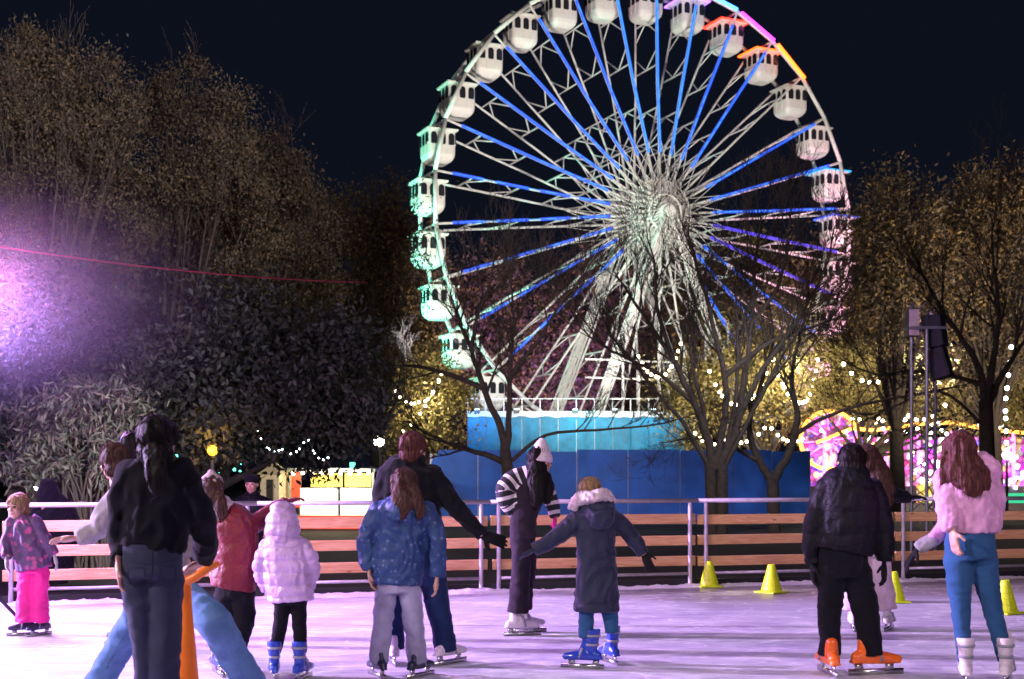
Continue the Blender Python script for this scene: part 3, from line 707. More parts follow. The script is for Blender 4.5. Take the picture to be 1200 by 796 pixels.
def ice():
    m, nt, b = new_mat('skated_ice'); N, L = nt.nodes, nt.links
    tc = N.new('ShaderNodeTexCoord'); V = tc.outputs['Object']
    def nzn(scale, det=5, vec=None, rough=.6):
        n = N.new('ShaderNodeTexNoise'); n.inputs['Scale'].default_value = scale; n.inputs['Detail'].default_value = det; n.inputs['Roughness'].default_value = rough
        L.new(vec or V, n.inputs['Vector']); return n.outputs['Fac']
    def ramp(fac, p0, p1, c0=(0, 0, 0), c1=(1, 1, 1)):
        r = N.new('ShaderNodeValToRGB'); r.color_ramp.elements[0].position = p0; r.color_ramp.elements[1].position = p1
        r.color_ramp.elements[0].color = (*c0, 1); r.color_ramp.elements[1].color = (*c1, 1); L.new(fac, r.inputs['Fac']); return r.outputs['Color']
    def cuts(rot, sx, sy, scale, width):
        m_ = N.new('ShaderNodeMapping'); m_.inputs['Rotation'].default_value = (0, 0, rot); m_.inputs['Scale'].default_value = (sx, sy, 1); L.new(V, m_.inputs['Vector'])
        w_ = N.new('ShaderNodeTexNoise'); w_.inputs['Scale'].default_value = .9; L.new(m_.outputs['Vector'], w_.inputs['Vector'])
        a_ = N.new('ShaderNodeVectorMath'); L.new(m_.outputs['Vector'], a_.inputs[0]); L.new(w_.outputs['Color'], a_.inputs[1])
        v_ = N.new('ShaderNodeTexVoronoi'); v_.feature = 'DISTANCE_TO_EDGE'; v_.inputs['Scale'].default_value = scale; L.new(a_.outputs['Vector'], v_.inputs['Vector'])
        r_ = N.new('ShaderNodeValToRGB'); r_.color_ramp.elements[0].color = (1, 1, 1, 1); r_.color_ramp.elements[1].color = (0, 0, 0, 1); r_.color_ramp.elements[1].position = width
        L.new(v_.outputs['Distance'], r_.inputs['Fac']); return r_.outputs['Color']
    # wet bare ice near the barrier, frosted and scratched elsewhere
    sp = N.new('ShaderNodeSeparateXYZ'); L.new(V, sp.inputs[0])
    ma = N.new('ShaderNodeMath'); ma.operation = 'MULTIPLY_ADD'; L.new(sp.outputs['X'], ma.inputs[0]); ma.inputs[1].default_value = -.285; ma.inputs[2].default_value = -15.76
    ad = N.new('ShaderNodeMath'); ad.operation = 'ADD'; L.new(ma.outputs[0], ad.inputs[0]); L.new(sp.outputs['Y'], ad.inputs[1])   # -distance to the barrier
    ax = N.new('ShaderNodeMapRange'); L.new(sp.outputs['X'], ax.inputs['Value']); ax.inputs['From Min'].default_value = 0.2; ax.inputs['From Max'].default_value = 2.2
    ax.inputs['To Min'].default_value = .0; ax.inputs['To Max'].default_value = 2.2
    sm = N.new('ShaderNodeMath'); sm.operation = 'ADD'; L.new(ad.outputs[0], sm.inputs[0]); L.new(ax.outputs['Result'], sm.inputs[1])
    n1 = nzn(1.1, 4); ns = N.new('ShaderNodeMath'); ns.operation = 'MULTIPLY_ADD'; L.new(n1, ns.inputs[0]); ns.inputs[1].default_value = 1.6; L.new(sm.outputs[0], ns.inputs[2])
    wr = N.new('ShaderNodeMapRange'); L.new(ns.outputs[0], wr.inputs['Value']); wr.inputs['From Min'].default_value = .25; wr.inputs['From Max'].default_value = 1.5
    wet = wr.outputs['Result']
    mp = N.new('ShaderNodeMapping'); mp.inputs['Rotation'].default_value = (0, 0, .35); mp.inputs['Scale'].default_value = (.5, 6, 1); L.new(V, mp.inputs['Vector'])
    scr = nzn(5, 8, mp.outputs['Vector'], .75); snow = nzn(2.2, 8, None, .7)
    mp2 = N.new('ShaderNodeMapping'); mp2.inputs['Rotation'].default_value = (0, 0, -.55); mp2.inputs['Scale'].default_value = (.4, 9, 1); L.new(V, mp2.inputs['Vector'])
    scr2 = nzn(7, 6, mp2.outputs['Vector'], .8)
    c = N.new('ShaderNodeMix'); c.data_type = 'RGBA'; L.new(ramp(scr, .40, .62), c.inputs['Factor']); c.inputs['A'].default_value = (.40, .40, .47, 1); c.inputs['B'].default_value = (.72, .72, .76, 1)
    c2 = N.new('ShaderNodeMix'); c2.data_type = 'RGBA'; L.new(ramp(snow, .50, .68), c2.inputs['Factor']); L.new(c.outputs['Result'], c2.inputs['A']); c2.inputs['B'].default_value = (.84, .84, .85, 1)
    c3 = N.new('ShaderNodeMix'); c3.data_type = 'RGBA'; L.new(ramp(scr2, .60, .66), c3.inputs['Factor']); L.new(c2.outputs['Result'], c3.inputs['A']); c3.inputs['B'].default_value = (.88, .88, .9, 1)
    c4 = N.new('ShaderNodeMix'); c4.data_type = 'RGBA'; L.new(wet, c4.inputs['Factor']); L.new(c3.outputs['Result'], c4.inputs['A']); c4.inputs['B'].default_value = (.22, .19, .21, 1)
    last = c4.outputs['Result']; cutsum = None
    for (rot, sx, sy, sc_, wd, amt) in ((.3, .35, 1.6, 1.6, .018, .85), (-.5, .30, 1.5, 1.9, .016, .8), (1.0, .5, 1.3, 1.2, .012, .7), (.05, .22, 2.2, 1.7, .028, .5), (-.25, .3, 1.8, 2.6, .026, .35)):
        k = cuts(rot, sx, sy, sc_, wd); f_ = N.new('ShaderNodeMath'); f_.operation = 'MULTIPLY'; L.new(k, f_.inputs[0]); f_.inputs[1].default_value = amt
        cm = N.new('ShaderNodeMix'); cm.data_type = 'RGBA'; L.new(f_.outputs[0], cm.inputs['Factor']); L.new(last, cm.inputs['A']); cm.inputs['B'].default_value = (.92, .92, .94, 1) if wd < .025 else (.34, .34, .40, 1); last = cm.outputs['Result']
        if cutsum is None: cutsum = k
    L.new(last, b.inputs['Base Color'])
    rr = N.new('ShaderNodeMix'); L.new(wet, rr.inputs['Factor']); rr.inputs[2].default_value = .42; rr.inputs[3].default_value = .16
    rs = N.new('ShaderNodeMath'); rs.operation = 'MULTIPLY_ADD'; L.new(scr, rs.inputs[0]); rs.inputs[1].default_value = .25; L.new(rr.outputs[0], rs.inputs[2]); 
    L.new(rs.outputs[0], b.inputs['Roughness'])
    bs = N.new('ShaderNodeMath'); bs.operation = 'ADD'; L.new(scr, bs.inputs[0]); L.new(scr2, bs.inputs[1])
    fine = nzn(60, 4); b2 = N.new('ShaderNodeMath'); b2.operation = 'MULTIPLY_ADD'; L.new(fine, b2.inputs[0]); b2.inputs[1].default_value = .5; L.new(bs.outputs[0], b2.inputs[2])
    bp = N.new('ShaderNodeBump'); bp.inputs['Strength'].default_value = .5; bp.inputs['Distance'].default_value = .012; L.new(b2.outputs[0], bp.inputs['Height']); L.new(bp.outputs['Normal'], b.inputs['Normal'])
    a, c_ = fence_pt(-9, .05), fence_pt(18, .05)
    mb = MB(); mb.add([(a.x, a.y, 0), (c_.x, c_.y, 0), (c_.x + 1, -8, 0), (a.x - 1, -8, 0)], [(3, 2, 1, 0)])
    tag(mb.build('ice', m), kind='structure')
ice()

# snow scraped up along the foot of the barrier
def ridge():
    m = mat('scraped_snow', (.78, .76, .80), .8, var=.06, scale=30, bump=.4, bscale=60)
    vs, fs = [], []; n = 500; rows = 9
    for i in range(n):
        t = -3 + i * .035
        w = .05 + .16 * max(0, NZ(Vector((t * .9, 3, 0))) + .28) ; h = w * .50 * (.7 + .5 * NZ(Vector((t * 5, 0, 1))))
        for j in range(rows):
            u = j / (rows - 1); p = fence_pt(t, .02 - w * 1.5 * u - .04)
            vs.append((p.x, p.y, h * math.sin(math.pi * u) + .02 * NZ(Vector((t * 16, u * 8, 5))) * math.sin(math.pi * u) + .002 - (.006 if j in (0, rows - 1) else 0)))
    for i in range(n - 1):
        for j in range(rows - 1):
            a = i * rows + j; fs.append((a, a + rows, a + rows + 1, a + 1))
    mb = MB(); mb.v = vs; mb.f = fs
    tag(mb.build('snow', m, smooth=True), kind='stuff')
ridge()

RAIL = mat('galvanised_rail', (.52, .48, .52), .42, .35, var=.12, scale=12, bump=.08, bscale=30)
def wood():
    m, nt, b = new_mat('pine_plank'); N, L = nt.nodes, nt.links
    tc = N.new('ShaderNodeTexCoord'); g = N.new('ShaderNodeObjectInfo')
    mp = N.new('ShaderNodeMapping'); mp.inputs['Scale'].default_value = (1.2, 14, 14); L.new(tc.outputs['Object'], mp.inputs['Vector'])
    ad = N.new('ShaderNodeVectorMath'); L.new(mp.outputs['Vector'], ad.inputs[0]); 
    sc = N.new('ShaderNodeVectorMath'); sc.operation = 'SCALE'; sc.inputs[0].default_value = (9, 5, 7); L.new(g.outputs['Random'], sc.inputs['Scale']); L.new(sc.outputs['Vector'], ad.inputs[1])
    nz = N.new('ShaderNodeTexNoise'); nz.inputs['Scale'].default_value = 3; nz.inputs['Detail'].default_value = 6; nz.inputs['Distortion'].default_value = .8; L.new(ad.outputs['Vector'], nz.inputs['Vector'])
    rp = N.new('ShaderNodeValToRGB'); e = rp.color_ramp.elements; e[0].color = (.72, .32, .13, 1); e[0].position = .3; e[1].color = (.95, .56, .28, 1); e[1].position = .65
    L.new(nz.outputs['Fac'], rp.inputs['Fac'])
    vo = N.new('ShaderNodeTexVoronoi'); vo.inputs['Scale'].default_value = 2.2; mp2 = N.new('ShaderNodeMapping'); mp2.inputs['Scale'].default_value = (1, 2.2, 2.2)
    L.new(ad.outputs['Vector'], mp2.inputs['Vector']); mp2.inputs['Scale'].default_value = (.9, .25, .25); L.new(mp2.outputs['Vector'], vo.inputs['Vector'])
    kr = N.new('ShaderNodeValToRGB'); kr.color_ramp.elements[0].position = .05; kr.color_ramp.elements[1].position = .11; kr.color_ramp.elements[0].color = (.35, .3, .3, 1)
    L.new(vo.outputs['Distance'], kr.inputs['Fac'])
    mu = N.new('ShaderNodeMix'); mu.data_type = 'RGBA'; mu.blend_type = 'MULTIPLY'; mu.inputs['Factor'].default_value = 1; L.new(rp.outputs['Color'], mu.inputs['A']); L.new(kr.outputs['Color'], mu.inputs['B'])
    og = N.new('ShaderNodeMapRange'); L.new(g.outputs['Random'], og.inputs['Value']); og.inputs['To Min'].default_value = .8; og.inputs['To Max'].default_value = 1.15
    m3 = N.new('ShaderNodeVectorMath'); m3.operation = 'SCALE'; L.new(mu.outputs['Result'], m3.inputs[0]); L.new(og.outputs['Result'], m3.inputs['Scale'])
    L.new(m3.outputs['Vector'], b.inputs['Base Color']); b.inputs['Roughness'].default_value = .62
    return m
PINE = wood()
RUBBER = mat('black_edge_board', (.012, .012, .014), .6)

def barrier():
    edges = [-5.4, -2.7, 0.0, 2.69, 5.39, 8.05, 10.83, 13.5]
    labs = ['barrier section of orange planks at the left edge, behind the child in pink trousers',
            'barrier section of orange planks behind the woman in black jumper',
            'barrier section of orange planks behind the girl in the blue dotted jacket',
            'barrier section of orange planks behind the child in the long navy coat',
            'barrier section of orange planks with yellow cones in front of it',
            'barrier section of orange planks at the right edge, behind the woman in pink']
    ang = math.atan(.285)
    ks = list(zip(edges[:-1], edges[1:]))[:7]
    labs = ['barrier section of orange planks beyond the left edge of the view'] + labs
    for i, (t0, t1) in enumerate(ks):
        p0 = fence_pt(t0); p1 = fence_pt(t1); c = (p0 + p1) / 2; Lh = (p1 - p0).length / 2
        r = empty('rink_barrier', c, ang)
        tag(r, labs[i], 'barrier', 'barrier sections round the rink')
        ov = .0
        MB().tube([(-Lh - .005, 0, 1.10), (Lh + .005, 0, 1.10)], .028, 12).build('top_rail', RAIL, r, smooth=True)
        MB().tube([(-Lh + .14, 0, .165), (Lh - .14, 0, .165)], .020, 10).build('bottom_rail', RAIL, r, smooth=True)
        for sx in (-1, 1):
            x = sx * (Lh - .112)
            mb = MB().tube([(x, 0, .0), (x, 0, 1.075)], .026, 12); mb.box((x, 0, .006), (.12, .12, .012))
            mb.build('post', RAIL, r, smooth=False)
        for z in (.325, .59, .86):
            x0, x1 = -Lh - .05 + R.uniform(-.05, .12), Lh + .05 + R.uniform(-.05, .0)
            x1 = min(x1, Lh - .02); x0 = max(x0, -Lh + .02)
            mb = MB().box(((x0 + x1) / 2, .052 + R.uniform(-.003, .003), z + R.uniform(-.008, .008)), (x1 - x0, .045, .125), Matrix.Rotation(R.uniform(-.003, .003), 3, 'Y'))
            o = mb.build('plank', PINE, r)
            bv = o.modifiers.new('b', 'BEVEL'); bv.width = .005; bv.segments = 1
            bl = MB()
            for sx in (-1, 1):
                bl.tube([(sx * (Lh - .112), .02, z), (sx * (Lh - .112), -.034, z)], .010, 8)
            bl.build('bolt', RAIL, o)
        MB().box((0, .06, .045), (2 * Lh - .01, .03, .085)).build('edge_board', RUBBER, r)
barrier()

CONE_M = mat('yellow_cone_plastic', (.66, .84, .012), .42, var=.08, scale=12)
def cone():
    r = empty('training_cone')
    b = MB(); prof = [(.035, .335), (.040, .345), (.046, .33)]
    n = 5
    for k in range(n):
        z1 = .32 - k * .058; z0 = z1 - .05; ra = .048 + k * .016
        prof += [(ra, z1), (ra + .014, z0), (ra + .011, z0 - .004)]
    prof += [(.128, .03), (.132, .022)]
    b.lathe((0, 0, 0), prof, 24, cap=True); b.build('body', CONE_M, r, smooth=False)
    q = MB(); q.box((0, 0, .011), (.30, .30, .022)); o = q.build('base', CONE_M, r); bv = o.modifiers.new('b', 'BEVEL'); bv.width = .008; bv.segments = 2
    return r
proto = cone()
cl = [(831, 688, 'yellow traffic cone on the ice right at the barrier post', 12), (904, 695, 'yellow traffic cone standing alone in front of a low snow ridge', 40),
      (1047, 706, 'yellow traffic cone half hidden behind the woman in pale pink trousers', 5), (1178, 719, 'yellow traffic cone beside the legs of the woman in pink jacket', 30)]
for i, (px, py, lab, rz) in enumerate(cl):
    o = proto if i == 0 else copy_tree(proto)
    Y = F * EYE / (py - 552); o.location = ((px - 600) * Y / F, Y, .002); o.rotation_euler.z = math.radians(rz); s = 1.0 if i else .95; o.scale = (s, s, s)
    tag(o, lab, 'cone', 'yellow cones along the barrier')

# orange plastic skating aid pushed along behind the woman in black
def skating_aid():
    Y = 7.0; u = Y / F; r = empty('skating_aid', ((217 - 600) * u, Y, 0))
    OR = mat('orange_aid_plastic', (.85, .20, .012), .35, coat=.3, var=.06, scale=8)
    tag(r, 'orange plastic skating aid with a handle, beside the leg of the woman in black', 'skating aid')
    hh = lambda py: EYE - (py - 552) * u
    b = MB(); b.lathe((0, 0, 0), [(.02, hh(668)), (.030, hh(676)), (.034, hh(694)), (.040, hh(720)), (.056, hh(756)), (.070, hh(790)), (.10, .10), (.12, .03), (.11, .004)], 22)
    o = b.build('body', OR, r, smooth=True)
    MB().tube([(-.02, 0, hh(684)), (.06, -.02, hh(676)), (.13, -.02, hh(666)), (.16, .05, hh(662))], [.026, .026, .022, .02], 10, round_ends=True).build('handle', OR, r, smooth=True)
    MB().tube([(.0, .0, hh(682)), (-.07, .04, hh(676)), (-.11, .09, hh(668))], [.026, .024, .02], 10, round_ends=True).build('handle', OR, r, smooth=True)
    MB().box((0, 0, .012), (.30, .42, .02)).build('base', OR, r)
skating_aid()
# ------------------------------------------------------------------ the big wheel
WY = 90.4; WR = 16.5; PHI = math.radians(23.6); HUB = P(758, 257, WY); HZ = HUB.z
NSEG = 30; W2 = 1.45; A0 = 3.672                     # number of gondolas, half the distance between the two rims, angle of the first
WHITE_ST = mat('white_painted_steel', (.74, .72, .68), .5, var=.08, scale=3)
GOND = mat('gondola_shell', (.76, .72, .67), .42, var=.05, scale=2)
GOND_WIN = mat('gondola_window', (.02, .02, .028), .12)
LED_BLUE = glow('blue_light_strip', (.012, .085, 1.0), .95)
LED_CYAN = glow('azure_light_strip', (.022, .19, 1.0), 1.05)
LED_VIO = glow('violet_light_strip', (.11, .06, 1.0), .9)
LED_CORE = glow('light_strip_core', (.06, .32, 1.0), 1.3)

def wheel():
    root = empty('ferris_wheel', (HUB.x, HUB.y, 0), PHI)
    tag(root, 'tall white observation wheel with blue lit spokes above the trees', 'ferris wheel')
    # rims
    for sy in (-1, 1):
        mb = MB(); n = NSEG
        for k in range(n):
            a, c = A0 - k * 2 * math.pi / n, A0 - (k + 1) * 2 * math.pi / n
            mb.tube([(WR * math.cos(a), sy * W2, HZ + WR * math.sin(a)), (WR * math.cos(c), sy * W2, HZ + WR * math.sin(c))], .15, 8)
            a2 = (a + c) / 2
        mb.build('rim', WHITE_ST, root, smooth=True)
    # one spoke frame: front and rear spar joined by cross trusses; turned round the axle for the others
    mb = MB(); hub_y = 1.95
    def yy(r): return hub_y + (W2 - hub_y) * min(1, max(0, (r - 1.3) / (WR * .55)))
    r0 = 1.2
    for sy in (-1, 1):
        mb.tube([(r0, sy * yy(r0), 0), (WR * .55, sy * yy(WR * .55), 0), (WR, sy * W2, 0)], .08, 6)
    for ra, rb in ((.84, .775), (.635, .70), (.455, .40), (.30, .345)):
        A, B = WR * ra, WR * rb
        mb.bar((A, -yy(A), 0), (A, yy(A), 0), .085)
        mb.bar((A, 0, 0), (B, -yy(B), 0), .065); mb.bar((A, 0, 0), (B, yy(B), 0), .065)
    for sy in (-1, 1):   # crossed stays near the hub
        for d in (-1, 1):
            q = WR * .36; th = d * 2 * math.pi / NSEG
            mb.tube([(1.5 * math.cos(th * 1.9), sy * 2.55, 1.5 * math.sin(th * 1.9)), (q, sy * yy(q), 0)], .028, 5)
    me = mb.mesh('spoke'); me.materials.append(WHITE_ST)
    sb = MB(); sb.bar((WR * .26, -yy(WR * .26) - .12, 0), (WR * .55, -yy(WR * .55) - .12, 0), .20, .06, (0, 1, 0)); sb.bar((WR * .55, -yy(WR * .55) - .12, 0), (WR * .93, -W2 - .12, 0), .20, .06, (0, 1, 0))  # widened so the deep blue stands in for the halo round the lights
    strips = {}
    for nm, mm in (('b', LED_BLUE), ('c', LED_CYAN), ('v', LED_VIO)):
        q = sb.mesh('light_strip'); q.materials.append(mm); strips[nm] = q
    d = MB()   # strip with dark gaps
    for a, c in ((.24, .38), (.42, .55), (.60, .74), (.80, .93)):
        d.bar((WR * a, -yy(WR * a) - .12, 0), (WR * c, -yy(WR * c) - .12, 0), .20, .06, (0, 1, 0))
    q = d.mesh('light_strip'); q.materials.append(LED_BLUE); strips['d'] = q
    core = []
    for dashed in (0, 1):
        d = MB(); d.bar((WR * .26, -yy(WR * .26) - .155, 0), (WR * .55, -yy(WR * .55) - .155, 0), .015, .02, (0, 1, 0)); d.bar((WR * .55, -yy(WR * .55) - .155, 0), (WR * .93, -W2 - .155, 0), .015, .02, (0, 1, 0))
        for k in range(9 if dashed else 12):
            a = .26 + .67 * k / (9 if dashed else 12); c = a + (.045 if dashed else .038)
            if dashed and k % 3 == 2: continue
            d.bar((WR * a, -yy(WR * a) - .165, 0), (WR * c, -yy(WR * c) - .165, 0), .06, .03, (0, 1, 0))
        q = d.mesh('light_core'); q.materials.append(LED_CORE); core.append(q)
    for k in range(NSEG):
        a = A0 - k * 2 * math.pi / NSEG; dg = math.degrees(a) % 360
        o = link('spoke', me, None, root, loc=(0, 0, HZ)); o.rotation_euler = (0, -a, 0)
        if 225 < dg < 300 or 36 < dg < 47: kind = None
        elif 70 < dg < 112: kind = 'c'
        elif dg > 335 or dg < 9: kind = 'v' if dg > 340 else 'b'
        elif dg > 168: kind = 'd'
        else: kind = 'b'
        if kind:
            s_ = link('light_strip', strips[kind], None, o)
            if kind in 'bcd': link('light_core', core[kind == 'd'], None, o)
    # lit pieces of the front rim
    for k0, col, st in ((11.0, (.05, .25, 1), 5), (12.05, (.75, .03, .75), 5), (13.1, (1.0, .12, .01), 5), (10.0, (.25, .08, 1), 4), (8.9, (.8, .05, .7), 1.6), (7.9, (.8, .05, .6), 1.0)):
        pts = []
        for t in (0.02, .95):
            a = A0 - (k0 + t) * 2 * math.pi / NSEG
            pts.append((WR * math.cos(a) * 1.0, -W2 - .20, HZ + WR * math.sin(a)))
        MB().tube(pts, .13, 8).build('rim_light', glow('rim_light_colour', col, st), root)
    # hub: drum, flanges, cover
    mb = MB(); MY = Matrix.Rotation(math.pi / 2, 3, 'X')
    def ring(r, y0, y1, seg=40):
        vs = [(r * math.cos(2 * math.pi * k / seg), y, HZ + r * math.sin(2 * math.pi * k / seg)) for y in (y0, y1) for k in range(seg)]
        fs = [(k, (k + 1) % seg, seg + (k + 1) % seg, seg + k) for k in range(seg)] + [tuple(range(seg))[::-1], tuple(range(seg, 2 * seg))]
        mb.add(vs, fs)
    ring(.38, -3.3, 3.3)
    for sy in (-1, 1):
        for (ra, ya, rb, yb, w_, tw) in ((.45, 3.0, 2.4, 1.95, .05, .10), (.45, 2.4, 2.4, 1.95, .04, -.18), (1.25, 2.62, 2.4, 1.95, .04, .20)):
            for k in range(NSEG):
                a = A0 - k * 2 * math.pi / NSEG
                mb.tube([(ra * math.cos(a), sy * ya, HZ + ra * math.sin(a)), (rb * math.cos(a + tw), sy * yb, HZ + rb * math.sin(a + tw))], w_, 5)
        for rr, yq, w_ in ((2.4, 1.95, .06), (1.25, 2.62, .09), (.5, 3.0, .10)):
            mb.tube([(rr * math.cos(2 * math.pi * k / 30), sy * yq, HZ + rr * math.sin(2 * math.pi * k / 30)) for k in range(31)], w_, 6)
    for k in range(NSEG):
        a = 2 * math.pi * k / NSEG
        mb.tube([(1.45 * math.cos(a), -2.4, HZ + 1.45 * math.sin(a)), (1.45 * math.cos(a + .2), 2.4, HZ + 1.45 * math.sin(a + .2))], .05, 5)
    mb.build('hub', WHITE_ST, root)
    # support towers: four lattice legs
    for sx, sy in ((-1, -1), (1, -1), (-1, 1), (1, 1)):
        top = Vector((sx * .35, sy * 3.2, HZ - .6)); foot = Vector((sx * 5.9 * 1.33, sy * 3.5, 0.0))
        d_ = (foot - top); L_ = d_.length; d_.normalize(); x = Vector((0, 1, 0)); z = d_.cross(x).normalized()
        b = MB(); n = 22
        for i in (-1, 1):
            for j in (-1, 1):
                b.tube([top + (x * i * .18 + z * j * .18), foot + (x * i * .30 + z * j * .30)], .075, 6)
        for q in range(n):
            t0, t1 = q / n, (q + 1) / n; w0 = .18 + .12 * t0; w1 = .18 + .12 * t1; a = top.lerp(foot, t0); c = top.lerp(foot, t1)
            for i in (-1, 1):
                s1 = 1 if q % 2 else -1
                b.bar(a + x * i * w0 - z * w0 * s1, c + x * i * w1 + z * w1 * s1, .09); b.bar(a + z * i * w0 - x * w0 * s1, c + z * i * w1 + x * w1 * s1, .09)
        # smooth front cover that catches the floodlight
        b.bar(top.lerp(foot, .05), foot, .20, .20)
        b.build('support_leg', WHITE_ST, root)
    b = MB()
    for zz in (7.6, 8.8):
        b.bar((-7.0, -4.2, zz), (7.0, -4.2, zz), .10)
    for x_ in (-4.2, -3.0, -1.4, .4, 2.2, 4.0):
        b.bar((x_, -4.2, 3), (x_, -4.2, 10.5 + R.uniform(-1.5, 1.5)), .12)
    b.build('service_frame', WHITE_ST, root)
    return root
WHEEL = wheel()

def gondolas():
    # prototype, pivot at the origin, body hanging below
    def shell(z):      # half sizes of the cabin plan at height z below the pivot
        if z > -1.95: return .98
        t = (-1.95 - z) / .78; return .98 * math.sqrt(max(0.02, 1 - (t * .97) ** 2.6))
    def proto(roof_m):
        r = empty('gondola')
        b = MB(); seg = 28; zs = [-.62, -.64, -1.2, -1.6, -1.95, -2.15, -2.35, -2.5, -2.6, -2.66]
        vs = []
        for i, z in enumerate(zs):
            h = shell(z) * (.985 if i == 0 else 1)
            for k in range(seg):
                a = 2 * math.pi * k / seg; c, s_ = math.cos(a), math.sin(a); e = .35
                vs.append((h * math.copysign(abs(c) ** e, c), h * math.copysign(abs(s_) ** e, s_), z))
        fs = [tuple(range(seg))] + [(i * seg + (k + 1) % seg, i * seg + k, (i + 1) * seg + k, (i + 1) * seg + (k + 1) % seg) for i in range(len(zs) - 1) for k in range(seg)] + [tuple((len(zs) - 1) * seg + k for k in range(seg))[::-1]]
        b.add(vs, fs)
        for ax in range(4):
            M = Matrix.Rotation(ax * math.pi / 2, 3, 'Z')
            for x in (-.3, .3): b.box(M @ Vector((x, -1.0, -1.85)), (.05, .04, .62), M)
        body = b.build('body', GOND, r)
        # mullions standing proud of the body, window panes between
        for ax in range(4):
            M = Matrix.Rotation(ax * math.pi / 2, 3, 'Z')
            for k in range(3):
                x = (-.60, 0, .60)[k]
                q = MB(); w = .40; pts = []
                for (dx, z) in ((-w * .4, -1.52), (w * .4, -1.52), (w / 2, -1.42), (w / 2, -.93), (w * .34, -.80), (0, -.76), (-w * .34, -.80), (-w / 2, -.93), (-w / 2, -1.42)): pts.append((x + dx, z))
                vs = [M @ Vector((px_, -1.0, z)) for px_, z in pts] + [M @ Vector((px_, -.93, z)) for px_, z in pts]; n = len(pts)
                q.add(vs, [tuple(range(n)), tuple(range(n, 2 * n))[::-1]] + [(i, n + i, n + (i + 1) % n, (i + 1) % n) for i in range(n)])
                q.build('window', GOND_WIN, r)
        q = MB()
        q.box((0, 0, -.52), (2.14, 2.14, .08)); q.box((0, 0, -.59), (2.06, 2.06, .07)); q.box((0, 0, -.44), (1.5, 1.5, .09))
        for sx in (-1, 1):
            q.bar((sx * .7, -.02, -.36), (0, -.02, 0), .09)
        rf = q.build('roof', GOND, r)
        q = MB().tube([(0, -W2, 0), (0, W2, 0)], .08, 8); q.build('axle', WHITE_ST, r)
        if roof_m:
            q = MB()
            for sx, sy, lx, ly in ((0, -1, 2.4, .07), (0, 1, 2.4, .07), (-1, 0, .07, 2.24), (1, 0, .07, 2.24)): q.box((sx * 1.2, sy * 1.2, -.50), (lx, ly, .10))
            q.build('roof_light', roof_m, rf)
        return r
    lamps = {15: None}
    roofs = {9: ('magenta', (.9, .02, .6), 2.0), 10: ('pink', (.8, .05, .7), 1.2), 11: ('violet', (.3, .12, 1.0), 3.0), 12: ('red', (1.0, .03, .01), 4.0), 13: ('orange', (1.0, .09, .005), 4.0), 16: ('azure', (.02, .4, 1.0), 1.2), 17: ('blue', (.05, .12, 1.0), 1.4)}
    base = proto(None)
    first = True
    for k in range(NSEG):
        a = A0 - k * 2 * math.pi / NSEG; lx, lz = WR * math.cos(a), WR * math.sin(a)
        pos = Vector((HUB.x + lx * math.cos(PHI), HUB.y + lx * math.sin(PHI), HZ + lz))
        if k in roofs:
            nm, col, st = roofs[k]; o = proto(glow(nm + '_roof_light', col, st))
        elif first: o = base; first = False
        else: o = copy_tree(base)
        o.location = pos; o.rotation_euler.z = PHI
        px = 600 + F * pos.x / pos.y; py = 552 - F * (pos.z - EYE) / pos.y
        spot = {29: 'gondola just above the left end of the blue platform', 0: 'white gondola at the lower left of the wheel, second up from the blue platform', 1: 'white gondola third up on the left of the wheel, partly behind bare twigs', 2: 'white gondola fourth up on the left side of the wheel, below the leftmost one',
                3: 'white gondola at the far left of the wheel, its left side lit green', 4: 'white gondola with turquoise side, sixth up on the left of the wheel', 5: 'white gondola at the upper left with green glow low on its side',
                6: 'white gondola at the upper left of the wheel, eighth up on that side', 7: 'white gondola at the upper left with a long dark window front, just before the top', 8: 'white gondola left of the magenta lit one at the top',
                9: 'gondola with a magenta lit roof near the top of the wheel', 10: 'gondola with pale pink lit roof at the very top', 11: 'gondola with violet blue lit roof, right of the top', 12: 'gondola with a bright red lit roof edge', 13: 'gondola with a bright orange lit roof edge',
                14: 'plain white gondola just below the orange lit one', 15: 'white gondola on the right, second below the orange lit one', 16: 'gondola on the right of the wheel with an azure lit roof', 17: 'gondola on the right of the wheel with a blue lit roof', 18: 'pinkish gondola on the right behind twigs, below the blue roofed one',
                19: 'gondola low on the right of the wheel, behind bare branches', 20: 'gondola low on the right of the wheel, lowest one seen above the string lights'}
        lab = spot.get(k, 'gondola at the bottom of the wheel, hidden behind the blue platform and trees')
        tag(o, lab, 'gondola', 'gondolas round the wheel')
gondolas()

